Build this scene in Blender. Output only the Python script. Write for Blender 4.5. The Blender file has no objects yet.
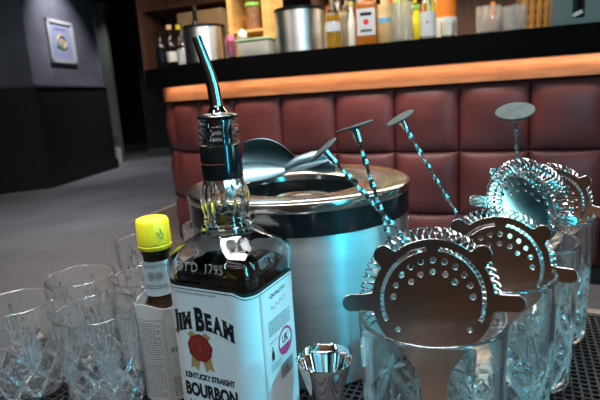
import bpy, bmesh, math, random
from mathutils import Vector, Matrix
random.seed(7)
PI = math.pi
sc = bpy.context.scene
COL = sc.collection

# ------------------------------------------------------------------ camera maths
FPX = 500.0; PITCH = math.radians(11.9); ROLL = math.radians(3.6); CAMZ = 0.95
cF = Vector((0, math.cos(PITCH), -math.sin(PITCH)))
_R0 = Vector((1, 0, 0)); _U0 = Vector((0, math.sin(PITCH), math.cos(PITCH)))
cR = math.cos(ROLL) * _R0 - math.sin(ROLL) * _U0
cU = math.sin(ROLL) * _R0 + math.cos(ROLL) * _U0

def ray(x, y): return cF + (x - 300) / FPX * cR - (y - 200) / FPX * cU
def atY(x, y, D):
    d = ray(x, y); return Vector((0, 0, CAMZ)) + d * (D / d.y)
def atZ(x, y, z):
    d = ray(x, y); return Vector((0, 0, CAMZ)) + d * ((z - CAMZ) / d.z)
def atPlane(x, y, p, n):
    d = ray(x, y); o = Vector((0, 0, CAMZ)); n = Vector(n)
    return o + d * ((Vector(p) - o).dot(n) / d.dot(n))

# ------------------------------------------------------------------ materials
def new_mat(name):
    m = bpy.data.materials.new(name); m.use_nodes = True
    return m, m.node_tree.nodes, m.node_tree.links

def mat(name, col, rough=0.5, metal=0.0, noise=0.0, nscale=20.0, bump=0.0, bscale=60.0, spec=0.5,
        trans=0.0, ior=1.45, stretch=(1, 1, 1), coat=0.0, rvar=0.0):
    m, N, L = new_mat(name)
    b = N['Principled BSDF']
    b.inputs['Base Color'].default_value = (*col, 1)
    b.inputs['Roughness'].default_value = rough
    b.inputs['Metallic'].default_value = metal
    b.inputs['Specular IOR Level'].default_value = spec
    b.inputs['Transmission Weight'].default_value = trans
    b.inputs['IOR'].default_value = ior
    b.inputs['Coat Weight'].default_value = coat
    tc = N.new('ShaderNodeTexCoord'); mp = N.new('ShaderNodeMapping')
    mp.inputs['Scale'].default_value = stretch
    L.new(tc.outputs['Object'], mp.inputs['Vector'])
    nz = N.new('ShaderNodeTexNoise'); nz.inputs['Scale'].default_value = nscale
    nz.inputs['Detail'].default_value = 5
    L.new(mp.outputs['Vector'], nz.inputs['Vector'])
    if noise > 0:
        r = N.new('ShaderNodeValToRGB')
        r.color_ramp.elements[0].position = 0.3; r.color_ramp.elements[1].position = 0.7
        r.color_ramp.elements[0].color = (*[c * (1 - noise) for c in col], 1)
        r.color_ramp.elements[1].color = (*[min(1, c * (1 + noise)) for c in col], 1)
        L.new(nz.outputs['Fac'], r.inputs['Fac']); L.new(r.outputs['Color'], b.inputs['Base Color'])
    if rvar > 0:
        mr = N.new('ShaderNodeMapRange'); mr.inputs['To Min'].default_value = max(0.02, rough - rvar)
        mr.inputs['To Max'].default_value = rough + rvar
        L.new(nz.outputs['Fac'], mr.inputs['Value']); L.new(mr.outputs['Result'], b.inputs['Roughness'])
    if bump > 0:
        n2 = N.new('ShaderNodeTexNoise'); n2.inputs['Scale'].default_value = bscale
        n2.inputs['Detail'].default_value = 4
        L.new(mp.outputs['Vector'], n2.inputs['Vector'])
        bp = N.new('ShaderNodeBump'); bp.inputs['Strength'].default_value = bump
        bp.inputs['Distance'].default_value = 0.004
        L.new(n2.outputs['Fac'], bp.inputs['Height']); L.new(bp.outputs['Normal'], b.inputs['Normal'])
    return m

def emit(name, col, s):
    m, N, L = new_mat(name); b = N['Principled BSDF']
    b.inputs['Base Color'].default_value = (*col, 1)
    b.inputs['Emission Color'].default_value = (*col, 1); b.inputs['Emission Strength'].default_value = s
    return m

M = {}
M['glass'] = mat('clear_glass', (0.985, 1.0, 1.0), 0.0, trans=1.0, ior=1.5)
M['glass_cool'] = mat('cool_cut_glass', (0.97, 1.0, 0.995), 0.0, trans=.99, ior=1.5)
M['glass_cut'] = mat('cut_glass', (0.985, 1.0, 1.0), 0.0, trans=.985, ior=1.5)
M['ground_cut_clear'] = mat('ground_cut_clear_facets', (0.95, 0.97, 1.0), 0.08, trans=.84, ior=1.5)
M['ground_cut'] = mat('ground_cut_facets', (0.90, 0.99, 0.98), 0.10, trans=.80, ior=1.5)
M['steel'] = mat('polished_steel', (0.62, 0.60, 0.58), 0.16, 1.0, rvar=0.05, nscale=40)
M['steel_dark'] = mat('dark_steel', (0.27, 0.27, 0.265), 0.38, 1.0, rvar=0.08, nscale=60)
M['plate_steel'] = mat('strainer_plate_steel', (0.46, 0.42, 0.39), 0.15, 1.0, rvar=0.07, nscale=18, noise=.22)  # brown reflection of the room is mixed into the steel colour
M['cut_far'] = mat('far_cut_glass', (0.97, 0.95, 0.90), 0.03, trans=.78, ior=1.5)
M['scoop_steel'] = mat('dark_scoop_steel', (0.035, 0.065, 0.075), 0.42, 1.0, rvar=.08, nscale=50)  # dark teal steel of the large scoop
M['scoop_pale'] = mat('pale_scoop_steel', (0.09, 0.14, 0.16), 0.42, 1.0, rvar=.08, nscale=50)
M['spoon_steel'] = mat('spoon_steel', (0.42, 0.47, 0.47), 0.27, 1.0, rvar=.06, nscale=80)
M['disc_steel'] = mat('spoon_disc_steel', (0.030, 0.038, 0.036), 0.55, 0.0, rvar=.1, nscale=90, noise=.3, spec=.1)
M['rim_steel'] = mat('satin_rim_steel', (0.60, 0.57, 0.54), 0.17, 1.0, rvar=0.05, nscale=14)
M['chrome'] = mat('chrome', (0.78, 0.79, 0.8), 0.06, 1.0)
M['wire'] = mat('spring_wire', (0.75, 0.76, 0.76), 0.15, 1.0)
M['brushed'] = mat('brushed_steel', (0.68, 0.71, 0.73), 0.42, 1.0, noise=0.07, nscale=5, stretch=(1, 1, 30), bump=0.03, bscale=30, rvar=0.04)
_m = M['brushed']; _N = _m.node_tree.nodes; _L = _m.node_tree.links; _b = _N['Principled BSDF']
_b.inputs['Anisotropic'].default_value = .8; _b.inputs['Anisotropic Rotation'].default_value = .25
_t = _N.new('ShaderNodeTangent'); _t.direction_type = 'RADIAL'; _t.axis = 'Z'; _L.new(_t.outputs['Tangent'], _b.inputs['Tangent'])
M['black_plastic'] = mat('black_plastic', (0.008, 0.009, 0.010), 0.28)
M['gloss_black'] = mat('gloss_black', (0.006, 0.008, 0.009), 0.16, coat=0.3)
M['rubber'] = mat('black_rubber', (0.005, 0.005, 0.006), 0.5, spec=.3)
M['counter'] = mat('black_counter', (0.0018, 0.0018, 0.0018), 0.7, noise=0.3, nscale=30, spec=.06)
M['wood'] = mat('oak_trim', (0.47, 0.20, 0.088), 0.45, noise=0.22, nscale=7, stretch=(1, 1, 9), bump=0.1, bscale=30)
M['table'] = mat('table_wood', (0.075, 0.055, 0.045), 0.5, noise=0.3, nscale=8, stretch=(1, 8, 1))
M['leather'] = mat('oxblood_leather', (0.155, 0.040, 0.039), 0.40, noise=0.28, nscale=5, bump=0.25, bscale=90, spec=0.5)
M['piping'] = mat('leather_seam', (0.02, 0.005, 0.006), 0.6)
M['dark_wall'] = mat('charcoal_paint', (0.020, 0.021, 0.024), 0.75, noise=0.25, nscale=3)
M['dark_panel'] = mat('black_panel', (0.010, 0.010, 0.012), 0.6, noise=0.2, nscale=6)
M['grey_plaster'] = mat('grey_plaster', (0.17, 0.17, 0.20), 0.8, noise=0.25, nscale=2.5, bump=0.2, bscale=12)
M['trim'] = mat('grey_moulding', (0.11, 0.11, 0.12), 0.5)
M['door_frame'] = mat('greenish_frame', (0.16, 0.17, 0.15), 0.6)
M['brown_wall'] = mat('brown_panelling', (0.10, 0.045, 0.028), 0.6, noise=0.3, nscale=4, stretch=(6, 1, 1))
M['ceiling'] = mat('dark_ceiling', (0.03, 0.03, 0.032), 0.9)
M['warm_wall'] = mat('warm_brown_wall', (0.24, 0.14, 0.09), 0.7, noise=0.3, nscale=3)
M['label_white'] = mat('white_label', (0.60, 0.61, 0.62), 0.27, noise=0.04, nscale=30)
M['paper'] = mat('off_white_paper', (0.52, 0.56, 0.58), 0.5, noise=0.08, nscale=60)
M['label_blue'] = mat('pale_blue_label', (0.44, 0.60, 0.68), 0.45, noise=0.08, nscale=60)
M['ink'] = mat('black_ink', (0.010, 0.010, 0.012), 0.4)
M['ink_grey'] = mat('grey_ink', (0.10, 0.10, 0.11), 0.5)
M['red'] = mat('dark_red_print', (0.20, 0.014, 0.010), 0.4, noise=0.3, nscale=120)
M['red_hi'] = mat('light_red_print', (0.38, 0.07, 0.05), 0.4)
M['gold'] = mat('gold_print', (0.36, 0.22, 0.08), 0.4)
M['pink'] = mat('pink_print', (0.50, 0.05, 0.14), 0.4)
M['yellow'] = mat('yellow_plastic', (0.74, 0.62, 0.02), 0.38)
M['yellow_mark'] = mat('green_print', (0.05, 0.30, 0.06), 0.4)
M['amber_dark'] = mat('dark_bitters_glass', (0.018, 0.010, 0.006), 0.05, coat=0.6)
M['whisky'] = mat('whisky', (0.13, 0.045, 0.014), 0.0, trans=1.0, ior=1.36)
M['whisky_far'] = mat('whisky_far', (0.55, 0.20, 0.03), 0.1, trans=0.5)
M['bottle_black'] = mat('black_bottle_glass', (0.006, 0.006, 0.007), 0.08)
M['amber_fill'] = mat('orange_liqueur', (0.85, 0.45, 0.02), 0.2, trans=0.2)
M['yellow_fill'] = mat('yellow_liqueur', (0.80, 0.72, 0.03), 0.25)
M['cream'] = mat('cream_juice', (0.62, 0.48, 0.25), 0.4)
M['blue_cap'] = mat('blue_label', (0.16, 0.45, 0.70), 0.4)
M['red_cap'] = mat('red_label', (0.70, 0.03, 0.03), 0.4)
M['green_lid'] = mat('green_plastic', (0.30, 0.62, 0.12), 0.4)
M['pale_lid'] = mat('pale_green_plastic', (0.40, 0.60, 0.35), 0.4)
M['tub'] = mat('clear_plastic', (0.80, 0.84, 0.78), 0.15, trans=0.6, ior=1.3)
M['beige'] = mat('beige_card', (0.60, 0.38, 0.20), 0.8, noise=0.1, nscale=10)
M['honey'] = mat('honey_wood', (0.72, 0.42, 0.14), 0.5, noise=0.2, nscale=5, stretch=(1, 1, 8))
M['brown_fill'] = mat('brown_contents', (0.28, 0.13, 0.06), 0.6, noise=0.4, nscale=50)
M['pinkish'] = mat('pink_garnish', (0.55, 0.08, 0.18), 0.5)
M['white_thing'] = mat('white_napkin', (0.75, 0.72, 0.66), 0.7)
M['orange'] = mat('orange_plastic', (0.85, 0.22, 0.02), 0.4)
M['amber_glass'] = mat('amber_glass', (0.75, 0.42, 0.12), 0.08, trans=0.35, ior=1.4)
M['grey_metal'] = mat('grey_painted_metal', (0.16, 0.17, 0.155), 0.5, 0.3, noise=0.1, nscale=9)
M['frame_white'] = mat('white_frame', (0.6, 0.6, 0.55), 0.5)
M['print_blue'] = mat('pale_blue_print', (0.42, 0.46, 0.62), 0.5)
M['print_yellow'] = mat('yellow_print', (0.70, 0.52, 0.12), 0.5)
M['print_green'] = mat('green_badge_print', (0.05, 0.22, 0.16), 0.5)
M['skirting_white'] = mat('white_block', (0.75, 0.75, 0.70), 0.6)
M['lamp_on'] = emit('lit_lamp', (1.0, 0.93, 0.85), 12.0)
M['neon'] = emit('lit_cyan_tube', (0.05, 0.85, 1.0), 10.0)
M['brown_floor'] = mat('brown_floor_boards', (0.17, 0.125, 0.105), 0.5, noise=0.25, nscale=4, stretch=(1, 6, 1))
M['floor_line'] = mat('brass_floor_strip', (0.50, 0.40, 0.32), 0.4)

# the strainer plates are pressed slightly dished
_m = M['plate_steel']; _N = _m.node_tree.nodes; _L = _m.node_tree.links
_tc = _N.new('ShaderNodeTexCoord'); _ln = _N.new('ShaderNodeVectorMath'); _ln.operation = 'LENGTH'
_sq = _N.new('ShaderNodeMath'); _sq.operation = 'POWER'; _sq.inputs[1].default_value = 2.0
_mu = _N.new('ShaderNodeMath'); _mu.operation = 'MULTIPLY'; _mu.inputs[1].default_value = 2.6
_bp = _N.new('ShaderNodeBump'); _bp.inputs['Strength'].default_value = 1.0; _bp.inputs['Distance'].default_value = 1.0
_L.new(_tc.outputs['Object'], _ln.inputs[0]); _L.new(_ln.outputs['Value'], _sq.inputs[0]); _L.new(_sq.outputs[0], _mu.inputs[0])
_L.new(_mu.outputs[0], _bp.inputs['Height']); _L.new(_bp.outputs['Normal'], _N['Principled BSDF'].inputs['Normal'])

# grey floor, its mottled highlights put into the colour as broad paler patches
def floor_mat():
    m, N, L = new_mat('grey_floor'); b = N['Principled BSDF']
    tc = N.new('ShaderNodeTexCoord')
    n1 = N.new('ShaderNodeTexNoise'); n1.inputs['Scale'].default_value = 0.9; n1.inputs['Detail'].default_value = 6
    n2 = N.new('ShaderNodeTexNoise'); n2.inputs['Scale'].default_value = 45; n2.inputs['Detail'].default_value = 4
    L.new(tc.outputs['Object'], n1.inputs['Vector']); L.new(tc.outputs['Object'], n2.inputs['Vector'])
    mx = N.new('ShaderNodeMix'); mx.data_type = 'FLOAT'; mx.inputs['Factor'].default_value = 0.35
    L.new(n1.outputs['Fac'], mx.inputs[2]); L.new(n2.outputs['Fac'], mx.inputs[3])
    r = N.new('ShaderNodeValToRGB')
    r.color_ramp.elements[0].position = 0.30; r.color_ramp.elements[0].color = (0.085, 0.083, 0.093, 1)
    r.color_ramp.elements[1].position = 0.72; r.color_ramp.elements[1].color = (0.30, 0.295, 0.315, 1)
    L.new(mx.outputs[0], r.inputs['Fac']); L.new(r.outputs['Color'], b.inputs['Base Color'])
    b.inputs['Roughness'].default_value = 0.62
    bp = N.new('ShaderNodeBump'); bp.inputs['Strength'].default_value = 0.3; bp.inputs['Distance'].default_value = 0.004
    L.new(n2.outputs['Fac'], bp.inputs['Height']); L.new(bp.outputs['Normal'], b.inputs['Normal'])
    return m
M['floor'] = floor_mat()

# ------------------------------------------------------------------ mesh building
class MB:
    def __init__(s): s.v = []; s.f = []
    def add(s, v, f):
        o = len(s.v); s.v += [tuple(p) for p in v]; s.f += [tuple(i + o for i in q) for q in f]; return s
    def box(s, lo, hi, bev=0.0, mtx=None):
        bm = bmesh.new(); bmesh.ops.create_cube(bm, size=1)
        c = [(a + b) / 2 for a, b in zip(lo, hi)]; d = [abs(b - a) for a, b in zip(lo, hi)]
        for v in bm.verts: v.co = Vector((v.co.x * d[0] + c[0], v.co.y * d[1] + c[1], v.co.z * d[2] + c[2]))
        if bev: bmesh.ops.bevel(bm, geom=list(bm.edges), offset=bev, segments=2, affect='EDGES', profile=0.5)
        if mtx: bmesh.ops.transform(bm, matrix=mtx, verts=bm.verts)
        bm.verts.index_update()
        s.add([v.co[:] for v in bm.verts], [[v.index for v in f.verts] for f in bm.faces]); bm.free(); return s
    def lathe(s, prof, seg=48, fn=None, c=(0, 0, 0), close=False):
        """prof: list of (r,z); fn(theta,i,r,z)->r"""
        n = len(prof); vv = []; ff = []
        for i, (r, z) in enumerate(prof):
            for k in range(seg):
                t = 2 * PI * k / seg; rr = fn(t, i, r, z) if fn else r
                vv.append((c[0] + rr * math.cos(t), c[1] + rr * math.sin(t), c[2] + z))
        for i in range(n - 1):
            for k in range(seg):
                k2 = (k + 1) % seg
                ff.append((i * seg + k, i * seg + k2, (i + 1) * seg + k2, (i + 1) * seg + k))
        if close:
            for k in range(seg):
                k2 = (k + 1) % seg
                ff.append(((n - 1) * seg + k, (n - 1) * seg + k2, k2, k))
        else:
            if prof[0][0] > 1e-6: ff.append(tuple(reversed(range(seg))))
            if prof[-1][0] > 1e-6: ff.append(tuple((n - 1) * seg + k for k in range(seg)))
        return s.add(vv, ff)
    def tube(s, pts, rad, seg=8, cap=True, square=False, twist=0.0, closed=False):
        pts = [Vector(p) for p in pts]; n = len(pts); vv = []; ff = []
        up = None
        for i, p in enumerate(pts):
            if closed: t = pts[(i + 1) % n] - pts[i - 1]
            else: t = pts[min(i + 1, n - 1)] - pts[max(i - 1, 0)]
            t.normalize()
            if up is None:
                up = t.orthogonal().normalized()
            up = (up - t * up.dot(t)); up.normalize()
            w = t.cross(up)
            r = rad(i / (n - 1)) if callable(rad) else rad
            for k in range(seg):
                a = 2 * PI * k / seg + twist * i
                rr = r
                if square: rr = r * (1.0 if k % 2 == 0 else 0.62)
                vv.append(p + up * (rr * math.cos(a)) + w * (rr * math.sin(a)))
        m = n if closed else n - 1
        for i in range(m):
            j = (i + 1) % n
            for k in range(seg):
                k2 = (k + 1) % seg
                ff.append((i * seg + k, i * seg + k2, j * seg + k2, j * seg + k))
        if cap and not closed:
            ff.append(tuple(reversed(range(seg)))); ff.append(tuple((n - 1) * seg + k for k in range(seg)))
        return s.add(vv, ff)
    def prism(s, poly, z0, z1):
        n = len(poly)
        vv = [(x, y, z0) for x, y in poly] + [(x, y, z1) for x, y in poly]
        ff = [tuple(reversed(range(n))), tuple(range(n, 2 * n))]
        for i in range(n):
            j = (i + 1) % n; ff.append((i, j, n + j, n + i))
        return s.add(vv, ff)
    def build(s, name, m, parent=None, smooth=True, angle=40, fixn=True, loc=None):
        me = bpy.data.meshes.new(name); me.from_pydata(s.v, [], s.f); me.validate(); me.update()
        if fixn:
            bm = bmesh.new(); bm.from_mesh(me); bmesh.ops.recalc_face_normals(bm, faces=bm.faces)
            bm.to_mesh(me); bm.free()
        if smooth:
            me.polygons.foreach_set('use_smooth', [True] * len(me.polygons))
            me.set_sharp_from_angle(angle=math.radians(angle))
        me.materials.append(M[m] if isinstance(m, str) else m)
        o = bpy.data.objects.new(name, me); COL.objects.link(o)
        if parent: o.parent = parent
        if loc: o.location = loc
        return o

def tag(o, label=None, cat=None, group=None, kind=None):
    if label: o['label'] = label
    if cat: o['category'] = cat
    if group: o['group'] = group
    if kind: o['kind'] = kind
    return o
def empty(name, loc, label, cat, group=None, rot=(0, 0, 0)):
    o = bpy.data.objects.new(name, None); COL.objects.link(o); o.location = loc; o.rotation_euler = rot
    o.empty_display_size = 0.02
    return tag(o, label, cat, group)
def struct(o): o['kind'] = 'structure'; return o
def copy_tree(root, loc, label, rot=None, group=None):
    def cp(o, par):
        c = o.copy(); COL.objects.link(c); c.parent = par
        for ch in list(o.children): cp(ch, c)
        return c
    r = cp(root, None); r.location = loc; r['label'] = label
    if rot is not None: r.rotation_euler = rot
    if group: r['group'] = group
    return r

# text as mesh (verts, faces) centred, width fitted
def text_geo(body, width=None, height=None, bold=0.0, slab=False, shear=0.0, step=0.0015):
    cu = bpy.data.curves.new('t', 'FONT'); cu.body = body; cu.size = 1.0; cu.align_x = 'CENTER'
    cu.offset = bold; cu.shear = shear; cu.resolution_u = 4
    ob = bpy.data.objects.new('t', cu); COL.objects.link(ob)
    bpy.context.view_layer.update()
    dg = bpy.context.evaluated_depsgraph_get(); me = bpy.data.meshes.new_from_object(ob.evaluated_get(dg))
    bpy.data.objects.remove(ob); bpy.data.curves.remove(cu)
    xs = [v.co.x for v in me.vertices]; ys = [v.co.y for v in me.vertices]
    x0, x1, y0, y1 = min(xs), max(xs), min(ys), max(ys)
    sy = (height / (y1 - y0)) if height else width / (x1 - x0)
    sx = (width / (x1 - x0)) if width else sy
    bm = bmesh.new(); bm.from_mesh(me); bpy.data.meshes.remove(me)
    for v in bm.verts: v.co = Vector(((v.co.x - (x0 + x1) / 2) * sx, (v.co.y - (y0 + y1) / 2) * sy, 0))
    W = (x1 - x0) * sx
    if step:
        x = -W / 2 + step
        while x < W / 2:
            bmesh.ops.bisect_plane(bm, geom=list(bm.verts) + list(bm.edges) + list(bm.faces), plane_co=(x, 0, 0), plane_no=(1, 0, 0))
            x += step
    bm.verts.index_update()
    r = ([v.co[:] for v in bm.verts], [[v.index for v in f.verts] for f in bm.faces]); bm.free()
    return r

def shape2d(outline, holes, depth, bev=0.0):
    """flat plate with holes in XY via a filled 2D curve; returns verts,faces"""
    cu = bpy.data.curves.new('s', 'CURVE'); cu.dimensions = '2D'; cu.fill_mode = 'BOTH'
    cu.extrude = depth / 2; cu.bevel_depth = bev; cu.bevel_resolution = 1
    for poly in [outline] + holes:
        sp = cu.splines.new('POLY'); sp.points.add(len(poly) - 1); sp.use_cyclic_u = True
        for p, q in zip(sp.points, poly): p.co = (q[0], q[1], 0, 1)
    ob = bpy.data.objects.new('s', cu); COL.objects.link(ob); bpy.context.view_layer.update()
    me = bpy.data.meshes.new_from_object(ob.evaluated_get(bpy.context.evaluated_depsgraph_get()))
    r = ([v.co[:] for v in me.vertices], [list(p.vertices) for p in me.polygons])
    bpy.data.objects.remove(ob); bpy.data.curves.remove(cu); bpy.data.meshes.remove(me)
    return r

def sheet(fn, us, vs):
    vv = [fn(u, v) for v in vs for u in us]; nu = len(us); ff = []
    for j in range(len(vs) - 1):
        for i in range(nu - 1):
            a = j * nu + i; ff.append((a, a + 1, a + nu + 1, a + nu))
    return vv, ff
def lin(a, b, n): return [a + (b - a) * i / (n - 1) for i in range(n)]
def thick(mb, fn, us, vs, t):
    """closed sheet with thickness: fn(u,v,off)"""
    a, f = sheet(lambda u, v: fn(u, v, t), us, vs); b, _ = sheet(lambda u, v: fn(u, v, 0.0), us, vs)
    n = len(a); nu = len(us); nv = len(vs)
    ff = list(f) + [tuple(reversed([i + n for i in q])) for q in f]
    for i in range(nu - 1):
        ff.append((i + 1, i, n + i, n + i + 1)); k = (nv - 1) * nu
        ff.append((k + i, k + i + 1, n + k + i + 1, n + k + i))
    for j in range(nv - 1):
        a0 = j * nu; a1 = a0 + nu
        ff.append((a0, a1, n + a1, n + a0)); ff.append((a1 + nu - 1, a0 + nu - 1, n + a0 + nu - 1, n + a1 + nu - 1))
    mb.add(a + b, ff); return mb

# ================================================================== ROOM
def slab(name, lo, hi, m): return struct(MB().box(lo, hi).build(name, m, smooth=False))
slab('floor', (-6, -2.6, -0.05), (4.2, 11.2, 0.0), 'floor')
slab('ceiling', (-6, -2.6, 2.9), (4.2, 11.2, 3.0), 'ceiling')
slab('wall_back', (-6, 10.7, 0), (4.2, 10.8, 2.9), 'dark_wall')
slab('wall_left', (-5.9, -2.5, 0), (-5.8, 10.7, 2.9), 'dark_wall')
slab('wall_right', (4.0, -2.5, 0), (4.1, 10.7, 2.9), 'dark_wall')
slab('wall_front', (-5.8, -2.6, 0), (4.0, -2.5, 2.9), 'warm_wall')
slab('baseboard_back', (-5.8, 10.66, 0), (-1.6, 10.698, 0.14), 'trim')

# brown boarded floor area by the bar with a pale strip along its edge
e0 = Vector((-1.10, 4.80)); e1 = Vector((-1.33, 4.17)); ed = (e1 - e0).normalized()
a = e0 - ed * 0.6; b = e1 + ed * 3.4
b = e1 + ed * .15; c_ = atZ(150, 300, 0)
mb = MB().prism([(a.x, a.y), (b.x, b.y), (c_.x, c_.y), (3.9, c_.y), (3.9, 2.6), (a.x + 1, a.y)], 0.0005, 0.004)
tag(mb.build('floor_boards', 'brown_floor', smooth=False), kind='structure')
nn = Vector((-ed.y, ed.x)); 
if nn.x > 0: nn = -nn
mb = MB().prism([(a.x, a.y), (b.x, b.y), (b.x + nn.x * .05, b.y + nn.y * .05), (a.x + nn.x * .05, a.y + nn.y * .05)], 0.0005, 0.006)
tag(mb.build('trim_1', 'floor_line', smooth=False), kind='structure')

# ---- pillar on the left: dark dado below, plaster above
pc = Vector((-3.10, 6.19)); pr_ = Vector((-2.865, 7.83)); pl = Vector((-4.6, 5.65)); pb = Vector((-4.2, 8.1))
foot = [pl, pc, pr_, pb]
def scaled(poly, o):
    c = sum(poly, Vector((0, 0))) / len(poly); out = []
    n = len(poly)
    for i in range(n):
        p0, p1, p2 = poly[i - 1], poly[i], poly[(i + 1) % n]
        d1 = (p1 - p0).normalized(); d2 = (p2 - p1).normalized()
        n1 = Vector((d1.y, -d1.x)); n2 = Vector((d2.y, -d2.x))
        k = (n1 + n2).normalized(); k /= max(0.3, k.dot(n1)); out.append(p1 + k * o)
    return out
def pp(o): return [tuple(q) for q in scaled(foot, o)]
struct(MB().prism(pp(0.0), 0, 2.899).build('wall_pillar', 'grey_plaster', smooth=False))
struct(MB().prism(pp(0.025), 0.0, 1.235).build('trim_2', 'dark_panel', smooth=False))
struct(MB().prism(pp(0.045), 1.235, 1.262).build('trim_3', 'trim', smooth=False))
mb = MB().prism(pp(0.045), 0.0, 0.13); mb.prism(pp(0.036), 0.13, 0.15)
struct(mb.build('baseboard_pillar', 'dark_panel', smooth=False))

# framed print on the pillar's right face
fd = (pr_ - pc).normalized(); fn_ = Vector((fd.y, -fd.x))
P0 = Vector((pc.x, pc.y, 0)); N3 = Vector((fn_.x, fn_.y, 0))
TL = atPlane(43.5, 17.5, P0, N3); TR = atPlane(69, 16, P0, N3); BL = atPlane(50, 62, P0, N3)
u0 = (TL - P0).dot(Vector((fd.x, fd.y, 0))); u1 = (TR - P0).dot(Vector((fd.x, fd.y, 0)))
zt = TL.z; zb = BL.z
W_, H_ = u1 - u0, zt - zb
fr = empty('framed_print', (pc.x + fd.x * (u0 + u1) / 2 + fn_.x * 0.001, pc.y + fd.y * (u0 + u1) / 2 + fn_.y * 0.001, zb),
           'white framed print with a yellow round badge, hung on the grey pillar', 'picture', rot=(0, 0, math.atan2(fd.y, fd.x)))
mb = MB(); bw = W_ * 0.09
mb.box((-W_ / 2, -0.03, 0), (-W_ / 2 + bw, 0, H_)); mb.box((W_ / 2 - bw, -0.03, 0), (W_ / 2, 0, H_))
mb.box((-W_ / 2, -0.03, 0), (W_ / 2, 0, bw * 0.8)); mb.box((-W_ / 2, -0.03, H_ - bw * 0.8), (W_ / 2, 0, H_))
mb.build('frame', 'frame_white', fr, smooth=False)
art = MB().box((-W_ / 2 + bw, -0.014, bw * .8), (W_ / 2 - bw, 0, H_ - bw * .8)).build('print', 'print_blue', fr, smooth=False)
def ring_pts(r, z, ex, n=40): return [(r * ex * math.cos(2 * PI * k / n), -0.016, z + r * math.sin(2 * PI * k / n)) for k in range(n)]
ex = 1.15
mb = MB(); mb.tube(ring_pts(H_ * .15, H_ * .50, ex), H_ * .022, 6, closed=True); mb.build('badge_ring', 'print_yellow', art)
mb = MB().add([(0, -0.0155, H_ * .56), (-W_ * .14, -0.0155, H_ * .47), (W_ * .14, -0.0155, H_ * .47)], [(0, 1, 2)]); mb.build('badge_peak', 'print_yellow', art, fixn=False)
mb = MB().box((-W_ * .2, -0.0165, H_ * .33), (W_ * .2, -0.014, H_ * .41)); mb.build('badge_base', 'print_green', art)
mb = MB()
for k, zz in enumerate((.80, .76)): mb.box((-W_ * .24, -0.0155, H_ * zz), (W_ * .24, -0.014, H_ * (zz + .012)))
mb.build('print_lines', 'ink_grey', art)

# door frame behind the pillar, and dark partition, set against the back
def frame_post(name, x0, x1, y, ztop, m):
    return struct(MB().box((x0, y, 0), (x1, y + .10, ztop)).build(name, m, smooth=False))
q1 = atY(97, 20, 8.6); q2 = atY(117, 150, 8.6)
mb = MB().box((-3.13, 8.55, 0.0), (-2.98, 8.68, 2.50)); mb.box((-3.20, 8.52, 2.50), (-2.94, 8.7, 2.60), 0.01)
struct(mb.build('trim_4', 'door_frame', smooth=False))
struct(MB().box((-3.09, 8.53, 0.0), (-2.99, 8.55, 0.26)).build('trim_5', 'skirting_white', smooth=False))
slab('wall_recess', (-5.2, 8.6, 0), (-3.13, 8.68, 2.88), 'dark_panel')
slab('wall_partition', (-2.75, 9.3, 0), (-1.2, 9.4, 2.88), 'dark_wall')
slab('baseboard_partition', (-2.75, 9.27, 0), (-1.2, 9.298, 0.14), 'trim')

# ================================================================== FAR BAR
nL = Vector((.375, .927)); nL.normalize(); dL = Vector((nL.y, -nL.x))
CL = 2.534 / math.hypot(.375, .927)
# outline of the bar front, from the right end round to the left
ctrl = [nL * CL + dL * 2.35, Vector((-.330, 2.866)), Vector((-.86, 3.36)), Vector((-1.0, 4.35))]
def rounded(ctrl, rads, n=10):
    out = [ctrl[0]]
    for i in range(1, len(ctrl) - 1):
        p0, p1, p2 = ctrl[i - 1], ctrl[i], ctrl[i + 1]; r = rads[i - 1]
        a = p1 + (p0 - p1).normalized() * r; b = p1 + (p2 - p1).normalized() * r
        for k in range(n + 1):
            t = k / n; out.append(a * (1 - t) ** 2 + p1 * 2 * t * (1 - t) + b * t * t)
    out.append(ctrl[-1]); return out
path = rounded(ctrl, [.16, .22])
def resample(path, off=0.0):
    P = [Vector(p) for p in path]; out = []
    for i, p in enumerate(P):
        t = (P[min(i + 1, len(P) - 1)] - P[max(i - 1, 0)]).normalized()
        # travelling right->left, the outward side (towards the camera) is on the left hand
        out.append(p + Vector((-t.y, t.x)) * off)
    return out
L_ = [0.0]
for i in range(1, len(path)): L_.append(L_[-1] + (path[i] - path[i - 1]).length)
TOT = L_[-1]
def on_path(s):
    s = max(0, min(TOT, s)); i = 0
    while i < len(path) - 2 and L_[i + 1] < s: i += 1
    t = (s - L_[i]) / (L_[i + 1] - L_[i]); p = path[i].lerp(path[i + 1], t)
    # smooth normal
    def nrm(j):
        tt = (path[min(j + 1, len(path) - 1)] - path[max(j - 1, 0)]).normalized(); return Vector((-tt.y, tt.x))
    n = nrm(i).lerp(nrm(i + 1), t).normalized()
    return p, n
assert on_path(1.0)[1].y < 0, 'normal must face the camera'

ZT, ZB, ZW, ZL = 1.168, 1.046, 0.957, 0.955
bar = empty('bar_counter', (0.6, 2.7, 0), 'long bar with black worktop, oak trim and oxblood padded leather front', 'bar counter')
def bar_child(o):
    o.parent = bar; o.matrix_parent_inverse = Matrix.Translation((-.6, -2.7, 0)); return o
ctop = [nL * CL + dL * 2.4, Vector((-.335, 2.86)), Vector((-.93, 3.44)), Vector((-1.02, 4.55))]
cp_ = rounded(ctop, [.16, .03])
outer = resample(cp_, 0.05); inner = resample(cp_, -0.62)
inner = [inner[0]] + [Vector((.05, 3.42)), Vector((-.50, 3.95)), Vector((-.60, 4.55))]
poly = [tuple(p) for p in outer] + [tuple(p) for p in reversed(inner)]
bar_child(MB().prism(poly, ZB, ZT).build('worktop', 'counter', smooth=False))
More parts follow.
